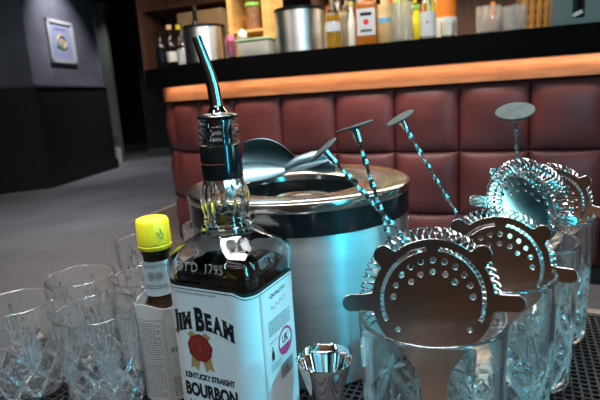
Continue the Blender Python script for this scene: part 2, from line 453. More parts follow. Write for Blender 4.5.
# carcass under the worktop
cin = resample(path, -0.05); back_in = [Vector((1.6, 2.62)) + nL * 0.25, Vector((.0, 3.3)), Vector((-.55, 3.85)), Vector((-.7, 4.3))]
poly = [tuple(p) for p in cin] + [tuple(p) for p in reversed(back_in)]
bar_child(MB().prism(poly, 0.0, ZB - 0.0005).build('carcass', 'dark_panel', smooth=False))
mb = MB()
us = lin(0, TOT, 90)
def tf(u, v, o):
    p, n = on_path(u); p = p + n * (0.012 * o / 0.03 + (-0.02 if o == 0 else 0.0)); return (p.x, p.y, v)
thick(mb, tf, us, [ZW, ZB - 0.001], 0.03)
bar_child(mb.build('wood_trim', 'wood', smooth=True))
mb = MB()
def tf2(u, v, o):
    p, n = on_path(u); p = p + n * (-0.03 if o == 0 else 0.005); return (p.x, p.y, v)
thick(mb, tf2, us, [0.0, 0.07], 0.03)
bar_child(mb.build('kick_board', 'dark_panel', smooth=True))
# tufted panels
seam_s0 = (nL * CL + dL * 2.35 - Vector((.783, 2.417))).length
PW = 0.312
k0 = seam_s0 % PW
rows = [(0.632, 0.951), (0.312, 0.628), (0.072, 0.308)]
s = k0 - PW
edges = []
while s < TOT:
    edges.append((max(0, s), min(TOT, s + PW))); s += PW
for a_, b_ in edges:
    if b_ - a_ < 0.03: continue
    for z0, z1 in rows:
        mb = MB()
        def pf(u, v, o, a_=a_, b_=b_, z0=z0, z1=z1):
            p, n = on_path(a_ + 0.001 + (b_ - a_ - 0.002) * u); z = z0 + (z1 - z0) * v
            if o == 0: q = p - n * 0.045
            else:
                e = (max(0, 1 - abs(2 * u - 1) ** 6) * max(0, 1 - abs(2 * v - 1) ** 6)) ** 0.5
                e2 = (1 - (2 * u - 1) ** 2) * (1 - (2 * v - 1) ** 2)
                q = p + n * (-0.040 + 0.034 * e + 0.020 * e2)
            return (q.x, q.y, z)
        g = [0, .012, .03, .06, .1, .17, .26, .38, .5, .62, .74, .83, .9, .94, .97, .988, 1]
        thick(mb, pf, g, g, 0.03)
        bar_child(mb.build('cushion_panel', 'leather', smooth=True, angle=60))

# back bar wall behind the counter
_q = ray(160, 30); bw0 = Vector((_q.x * 5.1 / _q.y, 5.1))
mb = MB().prism([tuple(bw0), tuple(bw0 + dL * 6.0), tuple(bw0 + dL * 6.0 + nL * .1), tuple(bw0 + nL * .1)], 0, 2.89)
struct(mb.build('wall_bar', 'brown_wall', smooth=False))
mb = MB().prism([tuple(bw0 - nL * .02 - dL * .02), tuple(bw0 + dL * 6.0 - nL * .02), tuple(bw0 + dL * 6.0 - nL * .001), tuple(bw0 - nL * .001 - dL * .02)], 0, 1.12)
struct(mb.build('trim_6', 'dark_panel', smooth=False))

def line_pt(x, off, y=45):
    """point at pixel column x, standing `off` behind the bar front line"""
    d = ray(x, y)
    t = (CL + off) / (nL.x * d.x + nL.y * d.y); return Vector((d.x * t, d.y * t, ZT))
def zat(x, y, D): return atY(x, y, D).z
YAW = math.atan2(dL.y, dL.x)

# ------- far bottle family
def bottle(name, loc, H, R, label, cat='bottle', body='glass', fill=None, fillz=.6, cap=None, lab=None, labz=(.12, .5), neck=.3,
           shoulder=.62, group=None, yaw=0.0, wedge=0.0):
    t = empty(name, loc, label, cat, group, rot=(0, 0, yaw))
    rn = R * neck
    prof = [(0.0001, 0.0), (R * .92, 0.0), (R, H * .02), (R, H * (shoulder - .1)), (R * .94, H * (shoulder - .05)), (R * .7, H * (shoulder + .02)),
            (rn * 1.3, H * (shoulder + .1)), (rn, H * (shoulder + .16)), (rn, H * .93), (rn * 1.15, H * .935), (rn * 1.15, H * .96), (0.0001, H * .96)]
    MB().lathe(prof, 28).build('body', body, t)
    if fill:
        f = [(0.0001, H * .02), (R * .9, H * .02), (R * .9, H * min(fillz, shoulder - .1)), (0.0001, H * min(fillz, shoulder - .1))]
        MB().lathe(f, 24).build('drink', fill, t)
    if cap:
        MB().lathe([(0.0001, H * .90), (rn * 1.35, H * .90), (rn * 1.35, H * .995), (rn * 1.2, H), (0.0001, H)], 20).build('cap', cap, t)
    if lab:
        MB().lathe([(R * 1.004, H * labz[0]), (R * 1.012, H * labz[0]), (R * 1.012, H * labz[1]), (R * 1.004, H * labz[1])], 28, close=True).build('paper_label', lab, t)
    return t

def cooler(loc, R, H, label):
    t = empty('wine_cooler', loc, label, 'wine cooler', 'steel wine coolers on the far bar')
    MB().lathe([(0.0001, 0), (R * .97, 0), (R, H * .01), (R, H * .93), (R * .94, H * .93), (R * .94, H * .05), (0.0001, H * .05)], 56).build('body', 'brushed', t)
    MB().lathe([(R * .92, H * .93), (R * 1.01, H * .93), (R * 1.02, H * .95), (R * 1.01, H), (R * .93, H)], 56, close=True).build('rim', 'black_plastic', t)
    return t

def stand_at(x, D): d = ray(x, 50); return Vector((d.x * D / d.y, D, ZT))
# left group, behind the rounded corner
p = stand_at(206, 3.28); R = 41 / 500 * 3.28 / 2
cooler(p, R * .97, zat(206, 23, 3.15) - ZT, 'brushed steel wine cooler near the left corner of the far bar')
b = bottle('dark_bottle', p + Vector((-.05, 0, .0135)), .345, .038, 'dark bottle with a pourer standing in the left wine cooler', body='bottle_black', cap='chrome', neck=.34)
p = stand_at(161, 3.62); bottle('dark_bottle', p, zat(161, 28, 3.62) - ZT, .036, 'slim black glass bottle, leftmost on the far bar', body='bottle_black', group=None)
p = stand_at(171, 3.70); bottle('dark_bottle', p, zat(170, 25, 3.70) - ZT, .040, 'black bottle with a cork stopper on the far bar', body='bottle_black', cap='beige', neck=.36, lab='label_white', labz=(.2, .42))
p = stand_at(180, 3.88); bottle('dark_bottle', p, zat(177, 25, 3.88) - ZT, .036, 'dark bottle with a yellow cap on the far bar', body='bottle_black', cap='yellow', neck=.36)
p = stand_at(183, 3.52); bottle('clear_bottle', p, zat(182, 34, 3.52) - ZT, .038, 'short clear bottle with a pale label beside the left wine cooler', cap='chrome', lab='paper', labz=(.12, .55), neck=.4)

# glasses and garnish between the coolers
def cup(loc, R, H, label, m='glass', group=None, name='glass_cup', cat='glass'):
    t = empty(name, loc, label, cat, group)
    def cut(th, i, r, z): return r * (1 + (.03 * math.cos(th * 12) if 1 <= i <= 4 else 0))
    prof = [(0.0001, 0), (R * .85, 0), (R * .9, H * .1), (R * .95, H * .5), (R * .98, H * .6), (R, H), (R * .93, H), (R * .86, H * .15), (0.0001, H * .13)]
    MB().lathe(prof, 48, cut).build('body', m, t); return t
q = stand_at(231, 3.02); c1 = cup(q, .032, .12, 'clear cut glass cup with a purple garnish beside the left cooler', group=None)
MB().lathe([(0.0001, .02), (.024, .025), (.027, .10), (.022, .128), (.012, .14), (0.0001, .143)], 12).build('garnish', 'pinkish', c1)
q = stand_at(238, 3.10); c2 = cup(q + Vector((.03, .04, 0)), .036, .15, 'clear glass cup holding a white napkin behind the plastic tub')
MB().lathe([(0.0001, .03), (.026, .035), (.03, .14), (.026, .165), (.012, .18), (0.0001, .184)], 9).build('napkin', 'white_thing', c2)
# plastic tub with pale green lid
q = line_pt(257, .14); D = q.y; wv = 33 / 500 * D
tub = empty('food_tub', q, 'clear plastic tub with a pale green lid on the far bar', 'tub', rot=(0, 0, YAW))
h = zat(260, 41, D) - ZT
MB().box((-wv / 2, -.06, 0), (wv / 2, .06, h), .012).build('body', 'tub', tub)
MB().box((-wv / 2 - .004, -.064, h), (wv / 2 + .004, .064, h + .012), .004).build('lid', 'pale_lid', tub)
for cx, m_, rr in ((-.04, 'brown_fill', .032), (.035, 'white_thing', .026)):
    mb = MB().lathe([(0.0001, .008), (rr * .9, .012), (rr, .03), (rr * .5, .058), (0.0001, .062)], 10); mb.build('contents', m_, tub, loc=(cx, 0, 0))
# honey wood crate standing behind, with a deli pot inside
q = line_pt(258, .42); D = q.y
wc = 44 / 500 * D; hc = 1.62 - ZT
cr = empty('wooden_crate', q, 'open honey coloured wooden crate standing upright behind the tub', 'crate', rot=(0, 0, YAW))
mb = MB(); mb.box((-wc / 2, -.1, 0), (-wc / 2 + .03, .1, hc)); mb.box((wc / 2 - .055, -.1, 0), (wc / 2, .1, hc))
mb.box((-wc / 2, -.1, hc), (wc / 2, .1, hc + .02)); mb.box((-wc / 2, .09, 0), (wc / 2, .1, hc)); mb.box((-wc / 2, -.1, 0), (wc / 2, .1, .02))
mb.build('boards', 'honey', cr, smooth=False)
mb = MB().box((-wc / 2 + .03, -.1, .17), (wc / 2 - .055, .09, .185)); mb.build('shelf_board', 'honey', cr, smooth=False)
dp = empty('deli_pot', q + Vector((nL.x * -.03, nL.y * -.03, .185)), 'round plastic pot with a bright green lid inside the crate', 'pot')
MB().lathe([(0.0001, 0), (.040, 0), (.047, .14), (0.0001, .14)], 28).build('body', 'brown_fill', dp)
MB().lathe([(0.0001, .14), (.051, .14), (.051, .158), (0.0001, .158)], 28).build('lid', 'green_lid', dp)
# steel cooler 2
q = line_pt(301, .17); D = q.y; R = 47 / 500 * (D) / 2
cooler(q, R, zat(301, 5, D - R) - ZT, 'brushed steel wine cooler with black rim in front of the wooden crate')
# boxes behind, on the back shelf
shelf = empty('back_shelf', tuple(bw0 + dL * 2.25 - nL * .20) + (0,), 'brown wooden shelf unit against the wall behind the bar', 'shelf', rot=(0, 0, YAW))
mb = MB().box((-2.2, -.17, 1.20), (2.6, .18, 1.235)); mb.build('shelf_board', 'brown_wall', shelf, smooth=False)
mb = MB().box((-2.2, -.17, 1.75), (2.6, .18, 1.785)); mb.build('shelf_board', 'brown_wall', shelf, smooth=False)
for xx in (-2.2, -.55, .95, 2.56):
    MB().box((xx, -.18, 1.15), (xx + .05, .18, 2.4)).build('upright', 'brown_wall', shelf, smooth=False)
def shelf_pos(x, back=0.0):
    d = ray(x, 20); c = (bw0.dot(nL) - .22 - back); t = c / (nL.x * d.x + nL.y * d.y); return Vector((d.x * t, d.y * t, 1.235))
q = shelf_pos(207)
t = empty('cardboard_box', q, 'beige cardboard box on the back shelf above the left cooler', 'box', rot=(0, 0, YAW))
ww = 46 / 500 * q.y
MB().box((-ww / 2, -.12, 0), (ww / 2, .12, .225), .004).build('lower_tray', 'beige', t); MB().box((-ww / 2 - .01, -.125, .23), (ww / 2 + .01, .12, .47), .004).build('lid', 'beige', t)
# row of bottles right of cooler 2
D0 = line_pt(334, .12)
q = line_pt(334, .13); bottle('liqueur_bottle', q, .34, .040, 'squat bottle of bright yellow orange liqueur next to the steel cooler', fill='amber_fill', cap='white_thing', lab='label_white', labz=(.28, .42))
q = line_pt(348, .20); bottle('clear_bottle', q, .34, .030, 'slim clear spirit bottle right of the yellow liqueur', cap='white_thing', fill='tub')
q = line_pt(352.5, .10); bottle('liqueur_bottle', q, .23, .020, 'small white labelled bottle with a gold neck on the far bar', body='white_thing', cap='print_yellow', neck=.5)
q = line_pt(386, .24); bottle('juice_bottle', q, .34, .034, 'cream juice bottle with blue band and red neck on the far bar', body='cream', cap='red_cap', lab='blue_cap', labz=(.36, .44), neck=.7, shoulder=.5)
q = line_pt(397, .30); bottle('liqueur_bottle', q, .36, .030, 'bright yellow bottle behind the tall cut glass vase', body='yellow_fill', cap='yellow', neck=.5)
q = line_pt(417, .27); bottle('juice_bottle', q, .20, .030, 'yellow green juice bottle with a lime cap on the far bar', body='yellow_fill', cap='green_lid', neck=.6)
q = line_pt(370, .40); bottle('liqueur_bottle', q, .36, .040, 'amber bottle with red cap behind the square whisky bottle', body='amber_fill', cap='red_cap')
q = line_pt(340, .42); bottle('clear_bottle', q, .40, .036, 'tall clear bottle standing behind the yellow orange liqueur', cap='yellow', lab='paper', labz=(.5, .58))
q = line_pt(428, .42); bottle('liqueur_bottle', q, .38, .036, 'green glass bottle behind the small white labelled bottle', body='pale_lid', cap='green_lid')
q = line_pt(368, .12); D = q.y
fb = empty('whisky_bottle', q, 'square amber whisky bottle with white label and red seal on the far bar', 'bottle', rot=(0, 0, YAW + .1))
hw = 21 / 500 * D / 2
def sqr(h, a, z, n=3):
    return [(a * x, a * .8 * y, z) for x, y in ((-.8, -1), (.8, -1), (1, -.8), (1, .8), (.8, 1), (-.8, 1), (-1, .8), (-1, -.8))]
def loft(secs):
    vv = []; ff = []
    for a_, z in secs: vv += sqr(0, a_, z)
    for i in range(len(secs) - 1):
        for k in range(8): ff.append((i * 8 + k, i * 8 + (k + 1) % 8, (i + 1) * 8 + (k + 1) % 8, (i + 1) * 8 + k))
    ff.append(tuple(range(7, -1, -1))); n = (len(secs) - 1) * 8; ff.append(tuple(n + k for k in range(8))); return vv, ff
MB().add(*loft([(hw * .95, 0), (hw, .008), (hw, .20), (hw * .8, .225), (hw * .35, .245), (hw * .3, .33)])).build('body', 'whisky_far', fb, angle=30)
lb = MB().box((-hw * .82, -hw * .8 - .002, .055), (hw * .82, -hw * .8 - .0002, .185)).build('front_label', 'label_white', fb, smooth=False)
MB().box((-hw * .5, -hw * .8 - .003, .150), (hw * .5, -hw * .8 - .002, .166)).build('lettering', 'ink', lb, smooth=False)
MB().box((-hw * .5, -hw * .8 - .003, .072), (hw * .5, -hw * .8 - .002, .084)).build('lettering', 'ink_grey', lb, smooth=False)
MB().lathe([(.0001, 0), (.014, 0), (.014, .001), (.0001, .001)], 14).build('red_seal', 'red_cap', lb, loc=(0, -hw * .8 - .002, .12)).rotation_euler = (PI / 2, 0, 0)
MB().lathe([(.0001, .325), (.017, .325), (.017, .36), (.0001, .36)], 14).build('cap', 'ink', fb)
# tall textured vase with lime wedges
q = line_pt(402, .14); D = q.y; R = 20 / 500 * D / 2
vs_ = empty('glass_vase', q, 'tall textured clear glass holding lime green straws on the far bar', 'vase')
def tex(th, i, r, z): return r * (1 + .05 * math.cos(th * 14 + i * PI)) if i % 1 == 0 and z > .01 and r > R * .9 else r
MB().lathe([(0.0001, 0)] + [(R, z) for z in lin(.0, .20, 22)] + [(R * .85, .20), (R * .8, .02), (0.0001, .015)], 56, tex).build('body', 'cut_far', vs_, smooth=False)
for k in range(5):
    a_ = k * 1.3
    MB().tube([(R * .3 * math.cos(a_), R * .3 * math.sin(a_), .022), (R * .6 * math.cos(a_), R * .6 * math.sin(a_), .30 + .01 * k)], .004, 6).build('straw', ('green_lid', 'yellow', 'pale_lid')[k % 3], vs_)
# white label bottle + small glass on black tray
q = line_pt(428, .13)
b = bottle('white_label_bottle', q + Vector((0, 0, .0085)), .26, .038, 'small clear bottle with white label and red dot on the black tray', cap='green_lid', lab='label_white', labz=(.06, .5), shoulder=.7)
mb = MB(); mb.lathe([(0.0001, 0), (.006, 0), (.006, .002), (0.0001, .002)], 12)
o = mb.build('red_dot', 'red_cap', b, loc=(-.012, -.0375, .08)); o.rotation_euler = (PI / 2, 0, 0)
tr = line_pt(440, .12)
tag(MB().box((-.10, -.075, 0), (.10, .075, .008), .002).build('serving_tray', 'black_plastic'), 'flat black tray on the front edge of the far bar', 'tray')
o = bpy.data.objects['serving_tray']; o.location = tr; o.rotation_euler = (0, 0, YAW)
q = line_pt(446, .12)
cup(q + Vector((.01, 0, .0085)), .036, .075, 'small clear cut glass beside the white labelled bottle on the tray', group=None)
q = line_pt(446, .36)
t = empty('glass_jar', q, 'orange filled jar with white base band behind the tray', 'jar')
MB().lathe([(0.0001, 0), (.055, 0), (.058, .13), (.0001, .13)], 28).build('base_band', 'white_thing', t)
MB().lathe([(0.0001, .131), (.052, .131), (.052, .30), (.0001, .30)], 28).build('jar_body', 'orange', t)
# rows of bottles on the shelf at the back
shelf_kinds = [('amber_fill', 'ink'), ('pale_lid', 'white_thing'), ('glass', 'yellow'), ('yellow_fill', 'red_cap'), ('white_thing', 'blue_cap')]
kn = ['amber', 'pale green', 'clear', 'yellow', 'white']
protos = {}
for k, xx in enumerate((282, 293, 305, 316, 328, 337, 347, 358, 380, 391, 404, 415, 425, 436)):
    kk = (k * 2) % 5; pos = shelf_pos(xx, .0)
    lb_ = kn[kk] + ' bottle in the row on the back shelf behind the bar'
    if kk not in protos:
        protos[kk] = bottle('shelf_bottle', pos, .33 + .02 * kk, .040, lb_, body=shelf_kinds[kk][0], cap=shelf_kinds[kk][1], lab='label_white', labz=(.15, .45), group='bottles on the back shelf')
    else: copy_tree(protos[kk], pos, lb_)
# two cut glass tumblers with sticks
for (x, lbl, sm, sx) in ((488, 'cut glass tumbler on the far bar holding a wooden stick and orange tab', ('beige', 'orange'), (-.014, .02)),
                         (513, 'cut glass tumbler on the far bar beside the amber glasses', ('ink_grey', 'brown_fill'), (.0, .02))):
    q = line_pt(x, .12); D = q.y; R = 23 / 500 * D / 2; H = zat(x, 6.5, D) - ZT
    t = empty('cut_glass_tumbler', q, lbl, 'glass', 'tumblers on the far bar')
    def cut2(th, i, r, z, R=R): return r * (1 + .045 * math.cos(th * 10 + i * PI)) if r > R * .88 and 0 < z < .085 else r
    MB().lathe([(0.0001, 0)] + [(R * (.9 + .1 * k / 9), H * k / 9) for k in range(10)] + [(R * .9, H), (R * .8, H * .15), (0.0001, H * .13)], 60, cut2).build('body', 'cut_far', t, smooth=False)
    for k, (m_, xx) in enumerate(zip(sm, sx)):
        MB().box((xx - .011, -.006, .018), (xx + .011, .0, .13 + .02 * k), .002).build('stick', m_, t)
# stack of small amber glasses
ci = 0
names_c = ['left', 'second', 'third', 'right']
for c in range(4):
    for r_ in range(4):
        q = line_pt(524 + 7.2 * c, .30); D = q.y
        R = 7.0 / 500 * D / 2; Hh = .048
        if ci == 0:
            g0 = MB().lathe([(0.0001, 0), (R * .7, 0), (R * .98, Hh * .55), (R * .92, Hh), (R * .85, Hh), (R * .8, Hh * .5), (R * .5, Hh * .12), (0.0001, Hh * .1)], 20).build('amber_glass', 'amber_glass')
            g = g0
        else:
            g = g0.copy(); COL.objects.link(g)
        g.location = q + Vector((0, 0, r_ * (Hh + .0005)))
        tag(g, 'small amber glass in the stacked block behind the cut tumbler and grey box', 'glass', 'stacked amber glasses')
        ci += 1
# grey metal box with black slot
xc = 575; q = line_pt(xc, .14); D = q.y; ww = 46 / 500 * D / math.cos(YAW) * .90
bx = empty('dispenser_box', q, 'grey metal dispenser box with a dark slot on the far bar', 'dispenser', rot=(0, 0, YAW))
h = .22
mb = MB(); s0, s1, z0, z1 = -.026, .022, .035, h - .02
mb.box((-ww / 2, -.08, 0), (s0, .08, h)); mb.box((s1, -.08, 0), (ww / 2, .08, h)); mb.box((s0, -.08, 0), (s1, .08, z0)); mb.box((s0, -.08, z1), (s1, .08, h)); mb.box((s0, .0, z0), (s1, .08, z1))
mb.build('body', 'grey_metal', bx, smooth=False)
MB().box((s0 + .001, -.004, z0), (s1 - .001, -.001, z1)).build('slot_back', 'ink', bx, smooth=False)
mb = MB().box((-.022, -.05, 0), (.022, -.044, .016), mtx=Matrix.Rotation(-.4, 4, 'Y')); mb.build('slip', 'white_thing', bx, loc=(0, 0, z0 + .014))
q = line_pt(616, .12)
cup(q, .03, .10, 'pinkish glass at the right edge of the far bar', m='tub')

# ================================================================== NEAR TABLE
TZ = 0.66
fdir = Vector((-.913, .408)); fdir.normalize(); bdirv = Vector((-fdir.y, fdir.x))   # towards the camera
if bdirv.y > 0: bdirv = -bdirv
Cc = Vector((-.24, .845)); NR = Cc - fdir * 1.05
def quad(off): # outward offset on far and left edges
    c = Cc + fdir * off - bdirv * off; r = NR - bdirv * off
    return [c, c + bdirv * (1.10 + off), r + bdirv * (1.10 + off), r]
tb = empty('bar_table', (0.2, 0.1, 0), 'dark wooden service table under the black rubber mat', 'table')
def tbc(o): o.parent = tb; o.matrix_parent_inverse = Matrix.Translation((-.2, -.1, 0)); return o
MATZ = 0.007
tbc(MB().prism([tuple(p) for p in quad(.03)], TZ - .045, TZ - MATZ).build('table_top', 'table', smooth=False))
cen = sum(quad(0), Vector((0, 0))) / 4
for p in quad(-.03):
    tbc(MB().box((p.x - .03, p.y - .03, 0), (p.x + .03, p.y + .03, TZ - .045)).build('leg', 'table', smooth=False))

# rubber bar mat: thin slab with raised open grid
mt = MB(); Q = quad(0)
mt.prism([tuple(p) for p in Q], TZ - MATZ, TZ - .0035)
# border
u_ = -fdir; v_ = bdirv; LU, LV = 1.05, 1.10
def mp_(a, b, z): p = Cc + u_ * a + v_ * b; return (p.x, p.y, z)
def bar_(a0, a1, b0, b1, z0=TZ - .0036, z1=TZ):
    vv = [mp_(a, b, z) for z in (z0, z1) for a, b in ((a0, b0), (a1, b0), (a1, b1), (a0, b1))]
    mt.add(vv, [(3, 2, 1, 0), (4, 5, 6, 7), (0, 1, 5, 4), (1, 2, 6, 5), (2, 3, 7, 6), (3, 0, 4, 7)])
bar_(0, LU, 0, .008); bar_(0, .008, 0, LV)
pitch = .0078
n = int(LU / pitch)
for i in range(1, n):
    bar_(i * pitch - .0011, i * pitch + .0011, .008, .80, z1=TZ - .0003)
for j in range(1, int(.80 / pitch)):
    bar_(.008, LU, j * pitch - .0011, j * pitch + .0011, z1=TZ - .0002)
tag(mt.build('bar_mat', 'rubber', smooth=False, fixn=False), 'black rubber bar mat with a fine grid under the bottles and glasses', 'bar mat')

# ================================================================== ICE BUCKET
BX = Vector((-.001, .574, TZ)); BR = .1262
bk = empty('ice_bucket', BX, 'large round steel ice bucket with black band and wide chrome rim', 'ice bucket')
HB = .1935
MB().lathe([(0.0001, 0), (BR * .965, 0), (BR * .985, .004), (BR * .99, HB - .033), (BR * .95, HB - .033), (BR * .95, .006), (0.0001, .006)], 128).build('body', 'brushed', bk)
MB().lathe([(BR * .96, HB - .034), (BR * 1.0, HB - .034), (BR * 1.0, HB - .011), (BR * .96, HB - .011)], 128, close=True).build('black_band', 'gloss_black', bk)
MB().lathe([(BR * .555, HB - .012), (BR * 1.0, HB - .011), (BR * 1.012, HB - .008), (BR * 1.004, HB - .002), (BR * .97, HB), (BR * .60, HB - .004), (BR * .555, HB - .006)], 128, close=True).build('rim', 'rim_steel', bk)
MB().lathe([(0.0001, HB - .034), (BR * .565, HB - .034), (BR * .565, HB - .012), (BR * .545, HB - .012), (BR * .545, HB - .030), (0.0001, HB - .030)], 96).build('inner_liner', 'gloss_black', bk)
# steel coaster/plug on the liner
o = MB().lathe([(0.0001, 0), (.040, 0), (.042, .003), (.040, .010), (.030, .0125), (.020, .010), (0.0001, .0095)], 64)
o = o.build('strainer_disc', 'steel'); o.location = BX + Vector((.004, -.012, HB - .0298))
tag(o, 'round dished steel disc lying inside the bucket opening', 'disc')
# rivet on the right of the bucket
MB().lathe([(0.0001, -.003), (.004, -.003), (.004, 0.0), (.0025, .0022), (0.0001, .003)], 12).build('rivet', 'chrome', bk, loc=(BR * .992, -.006, HB - .052)).rotation_euler = (0, PI / 2, 0)

# ice scoops lying across the bucket
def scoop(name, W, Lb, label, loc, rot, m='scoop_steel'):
    t = empty(name, loc, label, 'scoop', 'steel ice scoops lying on the bucket', rot=rot)
    mb = MB()
    # blade: trough running along -X, mouth at -X, narrowing to the neck at x=0
    def f(u, v, o):
        x = -Lb * u
        w = W * (0.14 + 0.86 * math.sin(u * .80 * PI) ** .8) if u > 0 else W * .14
        a = (v - .5) * 2.1
        r = w / 2
        y = r * math.sin(a) / math.sin(1.05); z = (1 - math.cos(a)) * r * .9 + .010 * (u - .3) ** 2
        nx = Vector((0, -math.sin(a), math.cos(a))) * o
        return (x, y + nx.y, z + nx.z)
    thick(mb, f, lin(0, 1, 26), lin(0, 1, 22), .0011)
    mb.build('blade', m, t)
    mb = MB().tube([(-.004, 0, .003), (.012, 0, .008), (.028, 0, .010), (.044, 0, .010)], lambda s: .0048 + .0028 * math.sin(s * PI) + .002 * s, 12)
    mb.build('handle', m, t)
    return t
ctr = atY(300, 161, .555)
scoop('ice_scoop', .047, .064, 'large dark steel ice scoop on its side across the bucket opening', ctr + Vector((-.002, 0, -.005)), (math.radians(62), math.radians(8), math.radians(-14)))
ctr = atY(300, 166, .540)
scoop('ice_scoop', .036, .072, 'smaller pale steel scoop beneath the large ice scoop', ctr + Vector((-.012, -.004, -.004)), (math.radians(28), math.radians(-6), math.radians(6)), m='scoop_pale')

# ================================================================== JIGGER
jg = empty('jigger', atZ(324, 360, TZ) * 0 + Vector((.0118, .378, TZ)), 'small polished steel jigger cup between bourbon bottle and front mixing glass', 'jigger')
r0 = .0232; hj = .076
MB().lathe([(0.0001, .030), (.0095, .031), (.0115, .036), (.0165, .052), (.0215, .070), (r0, hj - .001), (r0 + .0006, hj), (r0 + .0002, hj + .0006), (r0 - .0006, hj),
            (.0207, .0695), (.0155, .052), (.0105, .038), (.006, .0345), (0.0001, .034)], 64).build('upper_cup', 'chrome', jg)
MB().lathe([(0.0001, .029), (.0095, .030), (.0115, .0245), (.0165, .006), (.0178, .0004), (.0172, 0.0), (.0166, .0006), (.0155, .006), (.0105, .023), (0.0001, .026)], 64).build('lower_cup', 'chrome', jg)
MB().lathe([(.0085, .0275), (.0103, .0275), (.0108, .0300), (.0103, .0325), (.0085, .0325)], 48, close=True).build('collar', 'chrome', jg)

# ================================================================== CUT GLASSES
def groove(d, w): return max(0.0, 1 - abs(d) / w)
def frac(x): return abs(x - round(x))
def cut_glass(H, R0, R1, wall, base, pat, seg=192, rows=90):
    """closed glass mesh: patterned outside, plain inside"""
    prof_o = [(0.0001, .0012), (R0 * .55, .0012), (R0 * .80, 0), (R0 * .93, .0005)] + [(R0 + (R1 - R0) * k / rows, .002 + (H - .002) * k / rows) for k in range(rows + 1)]
    top = [(R1 - wall / 2 + wall / 2 * math.cos(PI * k / 10), H + wall / 2 * math.sin(PI * k / 10)) for k in range(1, 10)]
    prof_i = [(R0 + (R1 - R0) * k / 24 - wall, base + (H - base) * k / 24) for k in range(24, -1, -1)]
    prof_i += [(R0 - wall - .002, base - .002), (R0 * .5, base - .003), (0.0001, base - .003)]
    prof = prof_o + top + prof_i; no = len(prof_o)
    def fn(t, i, r, z):
        if i >= no or i < 4: return r
        return r - pat(t / (2 * PI), z / H)
    return MB().lathe(prof, seg, fn)
# mixing glass: deep diamond and starburst cuts on the lower 60 percent
def pat_mix(t, v):
    if v < .04 or v > .68: return 0.0
    n = 6; u = t * n; w = (v - .04) / .26
    d = max(groove(frac(u + w / 2), .10), groove(frac(u - w / 2), .10))
    # eight-armed star cut in every diamond
    uu = u - round(u); ww = (w - round(w))
    if abs(uu) + abs(ww) * .5 > .27:
        k = round(w) + (0 if True else 0)
    for (cu, cw) in ((0, .5), (.5, 0)):
        x = (u + cu) - round(u + cu); y = (w + .5 - cw) - round(w + .5 - cw)
        rr = math.hypot(x, y * .62)
        if rr < .34:
            d = max(d, .85 * max(groove(x, .045), groove(y, .07), groove(x - y * .62, .05), groove(x + y * .62, .05)) * min(1, (.34 - rr) / .08))
    fade = min(1, (v - .04) / .02)
    if v > .50:
        lim = .50 + .16 * (1 - 2 * abs((u) - round(u)))
        fade *= 1.0 if v < lim else 0.0
    return .0022 * d * fade
def pat_tumb(t, v):
    n = 6; u = t * n; d = 0
    if v < .05: return 0
    if v < .55:
        w = (v - .05) / .17
        d = max(groove(frac(u * 1.5 + w / 2), .13), groove(frac(u * 1.5 - w / 2), .13))
        d *= min(1, (v - .05) / .03) * min(1, (.58 - v) / .05)
    if v > .30:
        f = (v - .30) / .56; du = u - round(u)
        for k in (-2, -1, 0, 1, 2):
            L = 1 - .16 * abs(k)
            if f < L:
                d = max(d, groove(du - k * .17 * f ** .8, .062 * math.sin(PI * min(1, f / L)) + .010))
    return .0022 * d
def facet_slots(o, pat, H, m='ground_cut'):
    me = o.data; me.materials.append(M[m])
    for p in me.polygons:
        c = p.center; v = c.z / H; rr = math.hypot(c.x, c.y)
        if p.normal.x * c.x + p.normal.y * c.y > 0 and .02 < v < .95 and pat((math.atan2(c.y, c.x) / (2 * PI)) % 1.0, v) > .0006: p.material_index = 1
mesh_mix = cut_glass(.140, .0455, .0485, .0032, .012, pat_mix)
GM = [((.083, .312), 'front mixing glass, largest, holding the strainer plate coloured for a brown reflection'),
      ((.152, .384), 'second tall cut crystal mixing glass from the front, behind the largest'),
      ((.213, .461), 'third tall cut crystal mixing glass, holding the spring side out strainer'),
      ((.276, .545), 'farthest tall cut crystal mixing glass, at the right end of the row')]
g0 = None
for i, ((x, y), lbl) in enumerate(GM):
    if g0 is None: g0 = mesh_mix.build('mixing_glass', 'glass_cool', angle=25); facet_slots(g0, pat_mix, .140); g = g0
    else: g = g0.copy(); COL.objects.link(g)
    g.location = (x, y, TZ + .0002); g.rotation_euler = (0, 0, i * .37)
    tag(g, lbl, 'mixing glass', 'tall cut crystal mixing glasses')
mesh_t = cut_glass(.098, .0345, .0392, .0026, .012, pat_tumb)
GT = [((-.2045, .456), 'cut crystal tumbler nearest the camera, beside the yellow capped bottle'),
      ((-.263, .560), 'cut crystal tumbler directly behind the nearest tumbler'),
      ((-.300, .487), 'leftmost cut crystal tumbler, cut off by the left edge'),
      ((-.1805, .546), 'cut crystal tumbler half hidden behind the yellow capped bottle'),
      ((-.231, .700), 'cut crystal tumbler farthest back, left of the yellow cap'),
      ((-.150, .772), 'cut crystal tumbler in the gap between yellow cap and ice bucket')]
g0 = None
for i, ((x, y), lbl) in enumerate(GT):
    if g0 is None: g0 = mesh_t.build('rocks_tumbler', 'glass_cut', angle=25); facet_slots(g0, pat_tumb, .098, 'ground_cut_clear'); g = g0
    else: g = g0.copy(); COL.objects.link(g)
    g.location = (x, y, TZ + .0002); g.rotation_euler = (0, 0, i * .61)
    tag(g, lbl, 'glass', 'low cut crystal tumblers')

